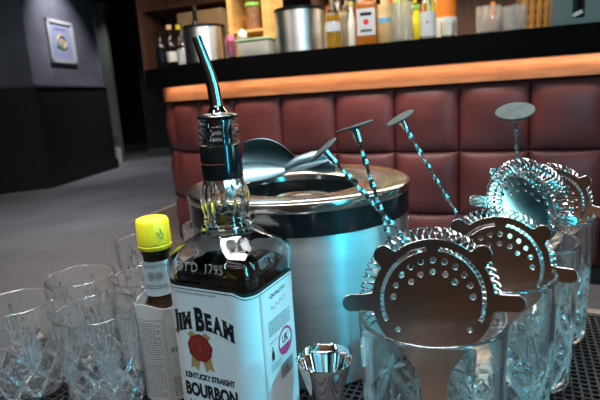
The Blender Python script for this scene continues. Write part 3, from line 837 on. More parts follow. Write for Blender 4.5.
# ================================================================== HAWTHORNE STRAINERS
SR = .0400
def arc(r, a0, a1, n): return [(r * math.cos(math.radians(a0 + (a1 - a0) * k / n)), r * math.sin(math.radians(a0 + (a1 - a0) * k / n))) for k in range(n + 1)]
def tab(ang, L, w, fil=2.0):
    """outline of a rounded tab sticking out of the disc at angle ang (ccw order)"""
    a = math.radians(ang); ca, sa = math.cos(a), math.sin(a); out = []
    hb = math.degrees(math.asin(w * .56 / SR))
    pts = []
    pts.append((SR * math.cos(math.radians(hb)), -SR * math.sin(math.radians(hb))))
    pts.append((SR + (L - SR) * .22, -w / 2))
    for k in range(13):
        t = -PI / 2 + PI * k / 12; pts.append((L - w / 2 + w / 2 * math.cos(t), w / 2 * math.sin(t)))
    pts.append((SR + (L - SR) * .22, w / 2))
    pts.append((SR * math.cos(math.radians(hb)), SR * math.sin(math.radians(hb))))
    for x, y in pts: out.append((x * ca - y * sa, x * sa + y * ca))
    return out, ang - hb, ang + hb
def strainer_meshes():
    out = []; cur = None
    tabs = [(-3, .060, .0108), (42, .0500, .0125), (138, .0500, .0125), (183, .060, .0108)]
    first = None; last = None
    for ang, L, w in tabs:
        pts, a0, a1 = tab(ang, L, w)
        if last is not None: out += arc(SR, last + .6, a0 - .6, 14)
        else: first = a0
        out += pts; last = a1
    # down to the handle
    out += arc(SR, last + .6, 240, 16)
    out += [(-.0125, -.045), (-.0085, -.054), (-.0075, -.064), (-.0095, -.090), (-.0100, -.118), (-.0070, -.126), (0, -.128),
            (.0070, -.126), (.0100, -.118), (.0095, -.090), (.0075, -.064), (.0085, -.054), (.0125, -.045)]
    out += arc(SR, 300, first + 360 - .6, 16)
    holes = []
    def circ(x, y, r, n=14): holes.append([(x + r * math.cos(-2 * PI * k / n), y + r * math.sin(-2 * PI * k / n)) for k in range(n)])
    for k in range(11):
        a = math.radians(176 - k * 17.2); circ(.0262 * math.cos(a), .0262 * math.sin(a), .0022)
    for a in (141, 116, 90, 64, 39):
        a = math.radians(a); circ(.0185 * math.cos(a), .0185 * math.sin(a), .0022)
    for a0, a1 in ((97, 205), (-25, 83)):
        o = arc(.0352, a0, a1, 40); i = arc(.0322, a1, a0, 40); holes.append(list(reversed(o + i)))
    for s in (-1, 1): circ(s * .0235, -.020, .0019)
    circ(0, -.108, .0030)
    v, f = shape2d(out, holes, .0012, .0003)
    # to XZ plane facing -Y (slightly dished)
    v = [(x, z, y) for x, y, z in v]
    return v, f
SV, SF = strainer_meshes()
def strainer(loc, rot, label, plate='steel_dark'):
    t = empty('cocktail_strainer', loc, label, 'strainer', 'hawthorne strainers in the mixing glasses', rot=rot)
    MB().add(SV, SF).build('plate', plate, t, angle=50)
    pts = []; turns = 38; n = turns * 16; R = .0405; r = .0072
    for k in range(n + 1):
        s = k / n; a = math.radians(-28 + 236 * s); b = 2 * PI * turns * s
        rr = R + r * math.cos(b); a += .055 * math.sin(b); pts.append((rr * math.cos(a), .0108 + r * .8 * math.sin(b), rr * math.sin(a)))
    MB().tube(pts, .00058, 5).build('spring_coil', 'wire', t)
    return t
rad = math.radians
P1 = atY(433, 299, .312)
s1 = strainer(P1, (rad(-13), rad(2), rad(-5)), 'steel strainer coloured for a brown reflection, facing the camera in the largest mixing glass', plate='plate_steel')
P2 = atY(498, 266, .385); copy_tree(s1, P2, 'dark steel strainer in the second mixing glass, partly behind the front one', rot=(rad(-16), rad(5), rad(-12)))
P3 = atY(524, 208, .480); copy_tree(s1, P3, 'steel strainer with its coil spring side towards the camera in the third glass', rot=(rad(27), rad(-16), rad(188)))
P4 = atY(551, 204, .547); copy_tree(s1, P4, 'steel strainer tilted above the farthest mixing glass', rot=(rad(-17), rad(8), rad(-14)))

# ================================================================== TWISTED BAR SPOONS
def spoon(top, bot, label, disc=.0135, tiltv=None):
    top = Vector(top); bot = Vector(bot); d = (top - bot).normalized(); L = (top - bot).length
    t = empty('bar_spoon', bot, label, 'bar spoon', 'twisted bar spoons in the mixing glasses')
    q = Vector((0, 0, 1)).rotation_difference(d); t.rotation_mode = 'QUATERNION'; t.rotation_quaternion = q
    n = int(L / .0012)
    pts = [(0, 0, L * k / n) for k in range(n + 1)]
    MB().tube(pts, .0021, 4, square=True, twist=.22).build('twisted_stem', 'spoon_steel', t)
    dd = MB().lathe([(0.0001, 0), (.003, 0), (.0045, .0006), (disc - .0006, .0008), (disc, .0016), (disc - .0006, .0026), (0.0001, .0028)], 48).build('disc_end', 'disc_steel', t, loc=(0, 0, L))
    MB().lathe([(.0001, -.010), (.0024, -.0095), (.0028, -.003), (.0036, .0005), (.0001, .001)], 16).build('collar', 'chrome', t, loc=(0, 0, L))
    # bowl end resting in the glass
    MB().lathe([(.0001, 0), (.0045, .0008), (.0062, .004), (.0055, .009), (.0024, .014), (.0001, .0145)], 20).build('bowl', 'chrome', t)
    return t
bz = TZ + .0135
sp = spoon(atY(325, 151, .395), (.190, .392, bz + .027), 'twisted bar spoon with its disc seen edge on, leaning out of the second glass')
sp2 = spoon(atY(355, 129, .352), (.108, .332, bz), 'twisted bar spoon with a round dark disc top, leaning from the front glass')
sp3 = spoon(atY(401, 120, .455), (.236, .470, bz), 'twisted bar spoon leaning left out of the third mixing glass')
sp4 = spoon(atY(515, 113, .47), (.264, .563, bz), 'twisted bar spoon standing upright, largest flat disc top, in the farthest glass', disc=.0175)

# ================================================================== BOURBON BOTTLE
JB = Vector((-.0625, .412, TZ)); JROT = rad(-27)
jb = empty('bourbon_bottle', JB, 'large square bourbon bottle with white label and red seal, in front', 'bottle', rot=(0, 0, JROT))
def rsq(a, r, n=8):
    """rounded square outline: half side a, corner radius r"""
    r = min(r, a); out = []
    for q, (cx, cy) in enumerate(((a - r, -(a - r)), (a - r, a - r), (-(a - r), a - r), (-(a - r), -(a - r)))):
        for k in range(n):
            t = -PI / 2 + q * PI / 2 + PI / 2 * k / (n - 1); out.append((cx + r * math.cos(t), cy + r * math.sin(t)))
    return out
A, RC = .0422, .0175
secs = [(0, .036, .014), (.001, .039, .0155), (.005, .0418, .016), (.010, A, RC), (.05, A, RC), (.10, A, RC), (.146, A, RC), (.151, .0430, .0180), (.1535, .0434, .0185), (.159, .0434, .0190),
        (.164, .0424, .0200), (.169, .0395, .0215), (.173, .0350, .0230), (.1765, .0295, .0230), (.180, .0250, .0225), (.182, .0230, .0222), (.184, .0222, .0222), (.187, .0222, .0222), (.1885, .0200, .0200),
        (.191, .0192, .0192), (.1925, .0200, .0200), (.195, .0190, .0190)]
def smooth_secs(secs): return secs
NS = 16
def ring_to(mb, secs):
    vv = []; 
    for z, a, r in secs: vv += [(x, y, z) for x, y in rsq(a, r, NS)]
    return vv
neck = [(.199, .0196), (.204, .0206), (.210, .0207), (.216, .0200), (.221, .0182), (.225, .0168), (.228, .0160), (.250, .0158), (.254, .0160)]
thread = [(.2555, .0160), (.258, .0172), (.2605, .0160), (.263, .0172), (.2655, .0160), (.268, .0172), (.2705, .0158), (.274, .0158)]
def circ_ring(z, r, flute=0.0):
    out = []
    for i, (x, y) in enumerate(rsq(r, r, NS)):
        th = math.atan2(y, x); rr = r * (1 - flute * (0.5 + 0.5 * math.cos(th * 14))); out.append((x / r * rr, y / r * rr, z))
    return out
NSEG = NS * 4
def bottle_shell(inner=0.0):
    rings = []
    for z, a, r in secs:
        rings.append([(x, y, z) for x, y in rsq(a - inner, max(r - inner, .004), NS)])
    for k, (z, r) in enumerate(neck): rings.append(circ_ring(z, r - inner, .09 * math.sin(PI * min(1, (z - .196) / .028)) if (z < .226 and not inner) else 0))
    for z, r in thread: rings.append(circ_ring(z, (r - inner * .9) if not inner else .0118))
    return rings
ro = bottle_shell(); ri = bottle_shell(.0035)
ri = [r for r in ri if r[0][2] >= .010]; 
for p_i in range(len(ri)): pass
vv = []; ff = []
allr = ro + list(reversed(ri))
for r in allr: vv += r
for i in range(len(allr) - 1):
    for k in range(NSEG):
        k2 = (k + 1) % NSEG; ff.append((i * NSEG + k, i * NSEG + k2, (i + 1) * NSEG + k2, (i + 1) * NSEG + k))
ff.append(tuple(reversed(range(NSEG)))); n_ = (len(allr) - 1) * NSEG; ff.append(tuple(n_ + k for k in range(NSEG)))
MB().add(vv, ff).build('glass_body', 'glass', jb, angle=35)
# whisky inside: just inside the inner wall
lq = [(z, a - .0037, max(r - .0037, .004)) for z, a, r in secs if .010 <= z <= .1601]
lq = [q for q in lq if q[0] < .147]; lq[0] = (.0102,) + lq[0][1:]; lq.append((.1485, A - .0037, RC - .0037))
vv = []; ff = []
for z, a, r in lq: vv += [(x, y, z) for x, y in rsq(a, r, NS)]
for i in range(len(lq) - 1):
    for k in range(NSEG):
        k2 = (k + 1) % NSEG; ff.append((i * NSEG + k, i * NSEG + k2, (i + 1) * NSEG + k2, (i + 1) * NSEG + k))
ff.append(tuple(reversed(range(NSEG)))); n_ = (len(lq) - 1) * NSEG; ff.append(tuple(n_ + k for k in range(NSEG)))
MB().add(vv, ff).build('whisky', 'whisky', jb, angle=35)

HF = A - RC; QA = RC * PI / 2; Pm = 8 * HF + 4 * QA
def wrap(s, z, off=0.0, a=None, r=None):
    """arc length s round the bottle, 0 at the front centre, positive to the right"""
    s = s % Pm; pos = []
    segs = [(HF, 'f', 0), (QA, 'c', 0), (2 * HF, 's', 1), (QA, 'c', 1), (2 * HF, 's', 2), (QA, 'c', 2), (2 * HF, 's', 3), (QA, 'c', 3), (HF, 's', 4)]
    rr = RC + off; aa = A + off
    k = 0
    for L, ty, q in segs:
        if s <= L or (k == len(segs) - 1): break
        s -= L; k += 1
    def rot(x, y, q):
        for _ in range(q): x, y = -y, x
        return x, y
    if ty == 'f': x, y = rot(s, -aa, 0)
    elif ty == 's':
        x, y = rot(-HF + s, -aa, q % 4)
    else:
        t = -PI / 2 + s / RC; x, y = HF + rr * math.cos(t), -HF + rr * math.sin(t); x, y = rot(x, y, q)
    return (x, y, z)
S_END = HF + QA + 2 * HF + .004; S_BEG = -(HF + QA * .75)
def label_top(s):
    c = HF + QA * .50
    base = .1440
    t = max(0, min(1, (s - (c - .012)) / .012)); t = t * t * (3 - 2 * t)
    z = base - .0045 * t
    # rounded corners at the label ends
    for e, sg in ((S_BEG, 1), (S_END, -1)):
        d = (s - e) * sg
        if d < .004: z -= .004 - math.sqrt(max(0, .004 ** 2 - (.004 - d) ** 2))
    return z
def lf(o0):
    def f(u, v, o):
        s = S_BEG + (S_END - S_BEG) * u; zb_ = .012; zt_ = label_top(s)
        return wrap(s, zb_ + (zt_ - zb_) * v, o0 + o)
    return f
mb = MB(); thick(mb, lf(.0001), lin(0, 1, 120), [0, .5, 1], .0003)
lab = mb.build('front_label', 'label_white', jb, angle=60)
OFF = .00055
def wrapped(geo, s0, z0, arcf=None, rot=0.0, off=OFF):
    v, f = geo; out = []
    for x, y, _ in v:
        if rot: x, y = x * math.cos(rot) - y * math.sin(rot), x * math.sin(rot) + y * math.cos(rot)
        dy = arcf(x) if arcf else 0
        out.append(wrap(s0 + x, z0 + y + dy, off))
    return out, f
def strip(s0, s1, z0, z1, n=6, off=OFF):
    us = lin(s0, s1, n)
    v = [wrap(s, z0, off) for s in us] + [wrap(s, z1, off) for s in us]
    return v, [(i, i + 1, n + i + 1, n + i) for i in range(n - 1)]
# black border lines
mb = MB()
us = lin(S_BEG + .003, S_END - .003, 90)
v = [wrap(s, label_top(s) - .0014, OFF) for s in us] + [wrap(s, label_top(s) - .0021, OFF) for s in us]
mb.add(v, [(i, i + 1, 90 + i + 1, 90 + i) for i in range(89)])
SD = HF + QA * .92
mb.add(*strip(SD, SD + .0003, .014, label_top(SD) - .002, 2))
mb.build('border_line', 'ink', lab, fixn=False, smooth=False)
# dark band of glass paint just above the label
mb = MB(); us = lin(S_BEG, S_END, 100)
v = [wrap(s, label_top(s) + .0004, .00035) for s in us] + [wrap(s, label_top(s) + .0032, .00035) for s in us]
mb.add(v, [(i, i + 1, 100 + i + 1, 100 + i) for i in range(99)])
mb.build('top_border', 'ink', lab, fixn=False, smooth=False)
# wording
mb = MB(); mb.add(*wrapped(text_geo("THE WORLD'S No.1 BOURBON WHISKEY", width=.042, height=.0017), -.008, .1392))
JS = -.0040
arcf = lambda x: -((x) ** 2) * 7.5 + .0005
def JIM():
    m = MB(); x = 0
    # letters drawn big and bold; initials taller, small slabs as serifs
    specs = [('J', .0064, .0210), ('I', .0032, .0155), ('M', .0088, .0155), (' ', .0028, 0), ('B', .0092, .0210), ('E', .0067, .0155), ('A', .0092, .0155), ('M', .0097, .0155)]
    tot = sum(w for _, w, h in specs) + .0007 * 7; x = -tot / 2
    for ch, w, h in specs:
        if ch != ' ':
            g = text_geo(ch, width=w, height=h, bold=.055 if ch != 'I' else .05, step=.001)
            base = -.0065 - (.0018 if h > .018 else 0)
            v = [(a + x + w / 2, b + base + h / 2, 0) for a, b, _ in g[0]]
            m.add(*wrapped((v, g[1]), JS, .1145, arcf))
            if ch != 'J':
                for yy in (base, base + h - .0014):
                    if ch == 'A' and yy > base: continue
                    for xx0, xx1 in ((x - .0006, x + w * .42 if ch not in 'I' else x + w + .0006),) + (((x + w * .62, x + w + .0006),) if ch in 'MA' else ()):
                        vv = [(xx0, yy, 0), (xx1, yy, 0), (xx1, yy + .0014, 0), (xx0, yy + .0014, 0)]
                        m.add(*wrapped((vv, [(0, 1, 2, 3)]), JS, .1145, arcf, off=OFF + .00003))
            else:
                vv = [(x + w * .3, base + h - .0014, 0), (x + w + .0008, base + h - .0014, 0), (x + w + .0008, base + h, 0), (x + w * .3, base + h, 0)]
                m.add(*wrapped((vv, [(0, 1, 2, 3)]), JS, .1145, arcf, off=OFF + .00003))
        x += w + .0007
    return m
j = JIM(); mb.add(j.v, j.f)
mb.add(*wrapped(text_geo('KENTUCKY STRAIGHT', width=.050, height=.0056, bold=.05), JS + .002, .0650))
mb.add(*wrapped(text_geo('BOURBON', width=.053, height=.0132, bold=.05), JS + .002, .0520))
mb.add(*wrapped(text_geo('WHISKEY', width=.047, height=.0080, bold=.01), JS + .002, .0380))
mb.build('lettering', 'ink', lab, fixn=False, smooth=False)
# red wax seal with gold ribbon tails
def disc2(cx, cz, r, n=36, wob=0.0, off=OFF, inner=0.0):
    v = []; 
    for k in range(n):
        t = 2 * PI * k / n; rr = r * (1 + wob * math.sin(t * 9) + wob * .6 * math.sin(t * 5 + 1)); v.append(wrap(cx + rr * math.cos(t), cz + rr * math.sin(t), off))
    if inner:
        for k in range(n):
            t = 2 * PI * k / n; v.append(wrap(cx + inner * math.cos(t), cz + inner * math.sin(t), off))
        return v, [(k, (k + 1) % n, n + (k + 1) % n, n + k) for k in range(n)]
    return v, [tuple(range(n))]
sx, sz = -.0085, .0915
mb = MB()
def quadw(pts, off=OFF): return [wrap(a, b, off) for a, b in pts], [tuple(range(len(pts)))]
mb.add(*quadw([(sx - .0095, sz - .007), (sx - .001, sz - .009), (sx - .004, sz - .0215), (sx - .0070, sz - .0175), (sx - .0115, sz - .0195)]))
mb.add(*quadw([(sx + .001, sz - .009), (sx + .0095, sz - .007), (sx + .0125, sz - .0195), (sx + .0080, sz - .0175), (sx + .004, sz - .0215)]))
mb.add(*quadw([(sx - .012, sz + .011), (sx - .007, sz + .0145), (sx - .001, sz + .0110), (sx - .006, sz + .006)]))
mb.add(*quadw([(sx + .012, sz + .011), (sx + .007, sz + .0145), (sx + .001, sz + .0110), (sx + .006, sz + .006)]))
mb.build('ribbon', 'gold', lab, fixn=False, smooth=False)
MB().add(*disc2(sx, sz, .0122, wob=.035, off=OFF + .00008)).build('red_seal', 'red', lab, fixn=False, smooth=False)
mb = MB(); mb.add(*disc2(sx, sz, .0092, off=OFF + .00014, inner=.0087)); mb.add(*disc2(sx, sz, .0058, off=OFF + .00014, inner=.0054))
mb.add(*wrapped(text_geo('B', height=.0060, width=.0044), sx, sz, off=OFF + .00014))
for k in range(14):
    t = 2 * PI * k / 14; mb.add(*quadw([(sx + 0.0073 * math.cos(t) + .0007 * c, sz + 0.0073 * math.sin(t) + .0007 * d) for c, d in ((-1, -.6), (1, -.6), (1, .6), (-1, .6))], OFF + .00014))
mb.build('seal_relief', 'red_hi', lab, fixn=False, smooth=False)
# side panel
SP = HF + QA + HF + .0015
mb = MB(); mb.add(*wrapped(text_geo('QUALITY', width=.0270, height=.0042, bold=.03), SP, .1300))
lines = [.1085, .1062, .1039, .1016, .0993, .0970]
random.seed(3)
for z in lines:
    x = -.0185
    while x < .0175:
        w = random.uniform(.0015, .0045); mb.add(*strip(SP + x, SP + min(x + w, .0185), z, z + .0009, 2)); x += w + .0008
for z in (.0905, .0700, .0680, .0660):
    x = -.0185
    while x < -.002:
        w = random.uniform(.0012, .003); mb.add(*strip(SP + x, SP + x + w, z, z + .0006, 2)); x += w + .0006
# bottle icon
mb.add(*quadw([(SP - .0165 + a, .0745 + b) for a, b in ((0, 0), (.0045, 0), (.0045, .0065), (.0030, .0085), (.0030, .0120), (.0015, .0120), (.0015, .0085), (0, .0065))]))
mb.add(*wrapped(text_geo('UK', width=.0110, height=.0078, bold=.02), SP + .0075, .0850))
# barcode
x = -.0035
while x < .0180:
    w = random.choice((.0003, .0005, .0009)); mb.add(*strip(SP + x, SP + x + w, .0505, .0640, 2)); x += w + random.choice((.0004, .0007))
mb.build('side_lettering', 'ink', lab, fixn=False, smooth=False)
mb = MB()
mb.add(*disc2(SP + .0075, .0825, .0125, off=OFF, inner=.0103))
v = [wrap(SP + .0075 + .0104 * math.cos(t), .0825 + .0104 * math.sin(t), OFF) for t in lin(PI + .35, 2 * PI - .35, 16)]
mb.add(v, [tuple(range(16))])
mb.build('pink_stamp', 'pink', lab, fixn=False, smooth=False)
mb = MB()
pts = []
for k in range(40):
    t = k / 39; pts.append(wrap(SP - .012 + .024 * t, .1190 + .0020 * math.sin(t * 22) + .0016 * t * 2, OFF))
mb.tube(pts, .00022, 4); mb.build('signature', 'red_hi', lab)
# embossed year on the shoulder
for body, s0, w_ in (("EST'D  1795", -.001, .046), ("EST'D  1795", 2 * HF + QA, .046)):
    g = text_geo(body, width=w_, height=.0055, bold=.0)
    def shl(s, y):
        # shoulder slope between z .158 and .170
        t = max(0, min(1, (y + .00275) / .0055)); off = .0014 - .0016 * t; z = .1585 + .0075 * t
        x, yy, _ = wrap(s, z, off); return (x * 1.012, yy * 1.012, z)
    MB().add([shl(s0 + x, y) for x, y, _ in g[0]], g[1]).build('embossed_year', 'ground_cut_clear', jb, fixn=False, smooth=False)
# black neck band
MB().lathe([(.0163, .2265), (.0170, .2265), (.0172, .228), (.0172, .2525), (.0168, .2540), (.0163, .2540)], 64, close=True).build('neck_band', 'gloss_black', jb)
mb = MB(); mb.tube([(.0175 * math.cos(t), .0175 * math.sin(t), .2395) for t in lin(-2.4, -.8, 30)], .00022, 4)
mb.build('band_print', 'red_hi', jb)
# dark cork inside the mouth belongs to the pourer
po = empty('pour_spout', JB + Vector((0, 0, .274)), 'curved chrome pour spout with black collar in the bourbon bottle', 'pour spout', rot=(0, 0, JROT))
MB().lathe([(.0001, -.022), (.0095, -.022), (.0108, -.018), (.0115, -.004), (.0115, 0), (.0001, 0)], 32).build('cork', 'black_plastic', po)
MB().lathe([(.0001, 0.0002), (.0150, .0002), (.0166, .0014), (.0168, .003), (.0150, .0045), (.0070, .0060), (.0001, .0062)], 48).build('collar', 'gloss_black', po)
MB().lathe([(.0060, .0055), (.0085, .0060), (.0066, .0085), (.0055, .0110), (.0040, .0110)], 32, close=True).build('flare', 'chrome', po)
sa = (Matrix.Rotation(-JROT, 3, 'Z') @ Vector((-1, .0, 0)))
def sp_pt(dx, z): return tuple(sa * dx + Vector((0, 0, z)))
path_s = [sp_pt(0, .008), sp_pt(.0002, .016), sp_pt(.0010, .026), sp_pt(.0030, .036), sp_pt(.0056, .046), sp_pt(.0084, .056), sp_pt(.0108, .065)]
MB().tube(path_s, lambda s: .0052 - .0016 * s, 20).build('spout_tube', 'steel', po)
path_a = [tuple(Vector(p) + sa * .0036) for p in path_s[:5]]
MB().tube(path_a, lambda s: .0022 - .0008 * s, 10).build('air_tube', 'chrome', po)

# ================================================================== BITTERS BOTTLE
AB = Vector((-.1415, .462, TZ))
ab = empty('bitters_bottle', AB, 'small dark bitters bottle with yellow cap and oversized white paper label', 'bottle', rot=(0, 0, rad(-12)))
MB().lathe([(.0001, 0), (.0215, 0), (.0235, .003), (.0238, .080), (.0225, .090), (.0175, .099), (.0135, .106), (.0128, .112), (.0128, .150), (.0142, .151), (.0142, .154), (.012, .155), (.0001, .155)], 56).build('glass_body', 'amber_dark', ab)
def ridg(t, i, r, z): return r
cap = MB().lathe([(.0001, .1552), (.0150, .1552), (.0158, .1565), (.0158, .1590), (.0151, .1597), (.0151, .1606), (.0157, .1612), (.0154, .1815), (.0142, .1840), (.0120, .1848), (.0001, .1845)], 72,
                  lambda t, i, r, z: r * (1 + (.006 * math.cos(40 * t) if 6 <= i <= 7 else 0))).build('cap', 'yellow', ab)
mb = MB()
for a_, z_ in ((-.75, .174), (-.62, .170)):
    mb.tube([(.01575 * math.cos(a_ + .12 * math.sin(t)), .01575 * math.sin(a_ + .12 * math.sin(t)), z_ + .003 * math.cos(t)) for t in lin(.5, 4.6, 12)], .0004, 4)
mb.build('cap_mark', 'yellow_mark', cap)
def cyl_sheet(R, a0, a1, z0, z1, n=40, t=.0003, wobble=None):
    mb = MB()
    def f(u, v, o):
        a = a0 + (a1 - a0) * u; r = R + o; z = z0 + (z1 - z0) * v
        if wobble: r, z = wobble(a, v, r, z)
        return (r * math.cos(a), r * math.sin(a), z)
    thick(mb, f, lin(0, 1, n), lin(0, 1, 8), t); return mb
nl = cyl_sheet(.0130, 0, 2 * PI - .02, .1105, .1445).build('neck_label', 'label_blue', ab)
def cw(geo, R, a0, z0): return [((R) * math.cos(a0 + x / R), R * math.sin(a0 + x / R), z0 + y) for x, y, _ in geo[0]], geo[1]
mb = MB(); mb.add(*cw(text_geo('ANGOSTURA', width=.026, height=.0030, step=.001), .01345, -1.30, .1400))
def ring_on(cx, cz, r, ri, R, n=24):
    v = [(R * math.cos(cx + r * math.cos(t) / R), R * math.sin(cx + r * math.cos(t) / R), cz + r * math.sin(t)) for t in lin(0, 2 * PI, n)]
    v += [(R * math.cos(cx + ri * math.cos(t) / R), R * math.sin(cx + ri * math.cos(t) / R), cz + ri * math.sin(t)) for t in lin(0, 2 * PI, n)]
    return v, [(k, k + 1, n + k + 1, n + k) for k in range(n - 1)]
for c_ in (-1.62, -1.05):
    mb.add(*ring_on(c_, .1305, .0042, .0036, .01345)); mb.add(*ring_on(c_, .1305, .0022, .0010, .01345))
def cstrip(R, a0, a1, z0, z1, n=5):
    v = [(R * math.cos(a), R * math.sin(a), z0) for a in lin(a0, a1, n)] + [(R * math.cos(a), R * math.sin(a), z1) for a in lin(a0, a1, n)]
    return v, [(i, i + 1, n + i + 1, n + i) for i in range(n - 1)]
for z in (.1205, .1180):
    a_ = -2.3
    while a_ < -.4:
        w = random.uniform(.10, .25); mb.add(*cstrip(.01345, a_, a_ + w, z, z + .0011)); a_ += w + .07
mb.build('neck_lettering', 'ink_grey', nl, fixn=False, smooth=False)
def wob(a, v, r, z): return r + (.0012 * v * math.sin(5 * a)), z + (.0022 * math.sin(3 * a + 1) * (v ** 4))
pl_ = cyl_sheet(.0252, -PI / 2 - 2.6, -PI / 2 + 2.6, .006, .1045, n=80, wobble=wob).build('paper_label', 'paper', ab)
mb = MB(); RL = .0269
# illegible small print as rows of short strokes, in two framed columns
random.seed(11)
def col(a0, a1, z0, z1, dz, big=False):
    z = z1
    while z > z0:
        a_ = a0 + random.uniform(0, .02); end = a1 - random.choice((0, 0, 0, .15))
        while a_ < end:
            w = random.uniform(.04, .13); mb.add(*cstrip(RL, a_, min(end, a_ + w), z, z + dz * .38, 3)); a_ += w + .035
        z -= dz
col(-2.45, -1.25, .052, .088, .0024); col(-2.45, -1.25, .012, .046, .0021); col(-1.0, -.3, .012, .030, .003)
for a_ in (-2.52, -1.17, -1.10):
    mb.add(*cstrip(RL, a_, a_ + .010, .009, .092, 2))
mb.add(*cstrip(RL, -2.52, -1.17, .0915, .092, 12)); mb.add(*cstrip(RL, -2.52, -1.17, .0490, .0494, 12))
mb.add(*cw(text_geo('ANGOSTURA', width=.026, height=.0065, bold=.02, step=.001), RL + .0001, -.50, .060))
mb.build('small_print', 'ink_grey', pl_, fixn=False, smooth=False)

# ================================================================== CEILING LAMPS AND LIGHT
def downlight(x, y, label):  # fixtures added out of view for sparkle on glass and steel
    t = empty('added_downlight', (x, y, 2.90), label, 'ceiling light', 'added unseen ceiling downlights')
    MB().lathe([(.045, -.012), (.062, -.012), (.066, -.004), (.066, 0), (.045, 0)], 28, close=True).build('trim_ring', 'frame_white', t)
    MB().lathe([(.0001, -.006), (.044, -.006), (.044, 0), (.0001, 0)], 28).build('lamp', 'lamp_on', t)
for x, y, l in ((-.9, -.2, 'added unseen downlight left of the service table'), (.6, -.7, 'added unseen downlight behind the camera'),
                (.7, 1.5, 'added unseen downlight over the aisle in front of the bar'), (-1.0, 2.0, 'added unseen downlight over the floor left of the bar'),
                (-2.5, 4.2, 'added unseen downlight over the open grey floor'), (-1.2, -1.3, 'added unseen downlight near the wall behind the camera')):
    downlight(x, y, l)

def lamp(kind, name, loc, target, energy, col, **kw):
    d = bpy.data.lights.new(name, kind); d.energy = energy; d.color = col
    for k, v in kw.items(): setattr(d, k, v)
    o = bpy.data.objects.new(name, d); COL.objects.link(o); o.location = loc
    v = Vector(target) - Vector(loc); o.rotation_euler = v.to_track_quat('-Z', 'Y').to_euler()
    return o
# spot over the framed print
lamp('SPOT', 'picture_spot', (-2.45, 6.55, 2.86), (-3.0, 6.85, 1.75), 115, (.88, .88, 1.0), spot_size=rad(75), spot_blend=1.0, shadow_soft_size=.03)
# floor pools
lamp('SPOT', 'floor_spot', (-1.9, 4.4, 2.86), (-2.1, 4.6, 0), 150, (.95, .94, 1.0), spot_size=rad(74), spot_blend=1.0, shadow_soft_size=.05)
lamp('SPOT', 'floor_spot', (-2.0, 8.0, 2.86), (-2.1, 7.7, 0), 110, (.95, .95, 1.0), spot_size=rad(80), spot_blend=1.0, shadow_soft_size=.05)
lamp('SPOT', 'floor_spot', (-1.2, 2.3, 2.86), (-1.5, 2.6, 0), 90, (.98, .95, .96), spot_size=rad(100), spot_blend=1.0, shadow_soft_size=.05)
# bar front wash from ceiling
lamp('SPOT', 'bar_spot', (1.2, 1.4, 2.86), (.9, 2.4, .8), 40, (1.0, .84, .78), spot_size=rad(70), spot_blend=1.0, shadow_soft_size=.06)
lamp('SPOT', 'bar_spot', (-.2, 1.7, 2.86), (-.1, 2.8, .85), 40, (1.0, .84, .78), spot_size=rad(70), spot_blend=1.0, shadow_soft_size=.06)
# warm strip light under the lip of the bar
def strip_light(p0, p1, n, e):
    c = (p0 + p1) / 2; L = (p1 - p0).length
    o = lamp('AREA', 'bar_strip_light', (c.x + n.x * .040, c.y + n.y * .040, ZB - .003), (c.x + n.x * .02, c.y + n.y * .02, .5), e, (1.0, .68, .46), shape='RECTANGLE', size=L, size_y=.008)
    dz = (Vector((c.x + n.x * .015, c.y + n.y * .015, .9)) - o.location).normalized(); xd = (p1 - p0).normalized(); xd = Vector((xd.x, xd.y, 0))
    yd = dz.cross(xd) * -1; yd.normalize(); xd = yd.cross(-dz).normalized()
    o.rotation_euler = Matrix((xd, yd, -dz)).transposed().to_euler()
strip_light(ctrl[0], ctrl[1], -nL, 3.9)
nd = (ctrl[2] - ctrl[1]).normalized(); strip_light(ctrl[1], ctrl[2], Vector((-nd.y, nd.x)), .7)
# warm light over the bar top
pm = line_pt(380, .45)
o = lamp('AREA', 'back_bar_light', (pm.x, pm.y, 2.25), (pm.x - .05, pm.y + .15, 1.2), 60, (1.0, .84, .64), shape='RECTANGLE', size=3.0, size_y=.3)
lamp('SPOT', 'bar_top_spot', (.2, 1.3, 2.86), (.4, 2.8, 1.35), 130, (1.0, .90, .78), spot_size=rad(60), spot_blend=1.0, shadow_soft_size=.05)
lamp('SPOT', 'bar_top_spot', (-1.2, 2.0, 2.86), (-.7, 3.3, 1.35), 40, (1.0, .92, .82), spot_size=rad(50), spot_blend=1.0, shadow_soft_size=.05)
# cyan neon to the right behind the camera
lamp('AREA', 'cyan_neon_and_fill', (1.0, -.78, 1.25), (.0, .5, .75), 19, (.03, .70, 1.0), shape='RECTANGLE', size=.13, size_y=1.4)
lamp('AREA', 'cyan_neon_and_fill', (1.5, .10, 1.25), (.0, .45, .75), 6, (.30, .88, 1.0), shape='RECTANGLE', size=.25, size_y=.8)
lamp('AREA', 'cyan_neon_and_fill', (-1.3, -.5, 1.7), (-.05, .45, .8), 3, (.70, .90, .95), shape='RECTANGLE', size=.10, size_y=.8)  # no neon: unseen, nearly neutral fill from the left
o = lamp('SPOT', 'label_cyan_fill', (1.25, .05, 2.0), (-.030, .400, .745), 150, (.05, .75, 1.0), spot_size=rad(9), spot_blend=.6, shadow_soft_size=.02)  # added spot that throws a cyan patch on the bourbon label
# key over the near table
lamp('SPOT', 'table_spot', (-.9, -.2, 2.86), (-.05, .45, .7), 26, (1.0, .97, .93), spot_size=rad(50), spot_blend=.8, shadow_soft_size=.05)
lamp('SPOT', 'table_spot', (.6, -.7, 2.86), (.1, .4, .7), 30, (1.0, .93, .85), spot_size=rad(50), spot_blend=.8, shadow_soft_size=.05)
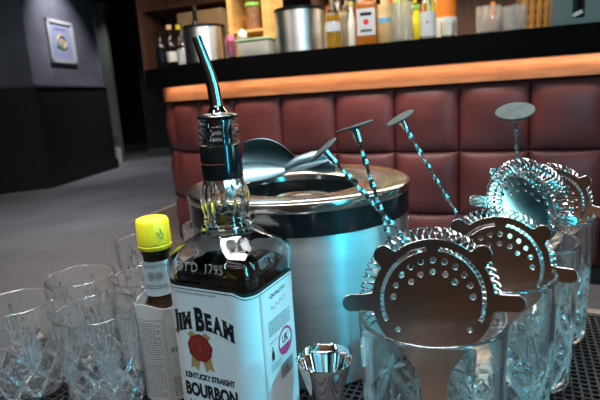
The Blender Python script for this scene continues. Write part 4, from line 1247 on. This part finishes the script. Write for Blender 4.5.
# unseen overhead area lights, added to brighten the glasses and the bucket
lamp('AREA', 'overhead_fill', (-.3, -1.3, 2.86), (-.2, .4, .8), 11, (.92, .96, 1.0), shape='RECTANGLE', size=2.6, size_y=.5)
o = lamp('AREA', 'overhead_fill', (0, .55, 2.86), (0, .5, 0), 32, (.95, .98, 1.0), shape='RECTANGLE', size=1.6, size_y=.9); o.data.spread = rad(60)
lamp('AREA', 'overhead_fill', (0.0, 1.5, 2.86), (0, 1.1, .0), 20, (.95, .97, 1.0), shape='RECTANGLE', size=1.8, size_y=.4)
# dim wash on the warm wall behind the camera (reflected by the steel)
lamp('AREA', 'wall_washer', (0, -1.9, 2.7), (0, -2.5, 1.2), 17, (1.0, .76, .58), shape='RECTANGLE', size=3.0, size_y=.2)
# fill added to brighten the door frame beyond the pillar
lamp('SPOT', 'doorway_fill', (-2.5, 7.9, 2.86), (-3.05, 8.6, 1.0), 60, (.95, 1.0, .92), spot_size=rad(60), spot_blend=1.0, shadow_soft_size=.04)

w = bpy.data.worlds.new('world'); sc.world = w; w.use_nodes = True
w.node_tree.nodes['Background'].inputs['Color'].default_value = (.55, .62, .75, 1)
w.node_tree.nodes['Background'].inputs['Strength'].default_value = 0.02

# ================================================================== CAMERA
cam = bpy.data.cameras.new('camera'); cam.sensor_width = 36; cam.lens = 30.0; cam.clip_start = .01
cam.dof.use_dof = True; cam.dof.focus_distance = .42; cam.dof.aperture_fstop = 13
co = bpy.data.objects.new('camera', cam); COL.objects.link(co); co.location = (0, 0, CAMZ)
R3 = Matrix((cR, cU, -cF)).transposed(); co.matrix_world = Matrix.Translation((0, 0, CAMZ)) @ R3.to_4x4()
sc.camera = co
vs = sc.view_settings; vs.view_transform = 'Standard'; vs.look = 'None'; vs.gamma = 1; vs.exposure = 0.0; vs.use_curve_mapping = False
cy = sc.cycles; cy.max_bounces = 16; cy.transmission_bounces = 14; cy.glossy_bounces = 8; cy.diffuse_bounces = 4
cy.sample_clamp_indirect = 6; cy.caustics_reflective = True; cy.caustics_refractive = True; cy.blur_glossy = .5
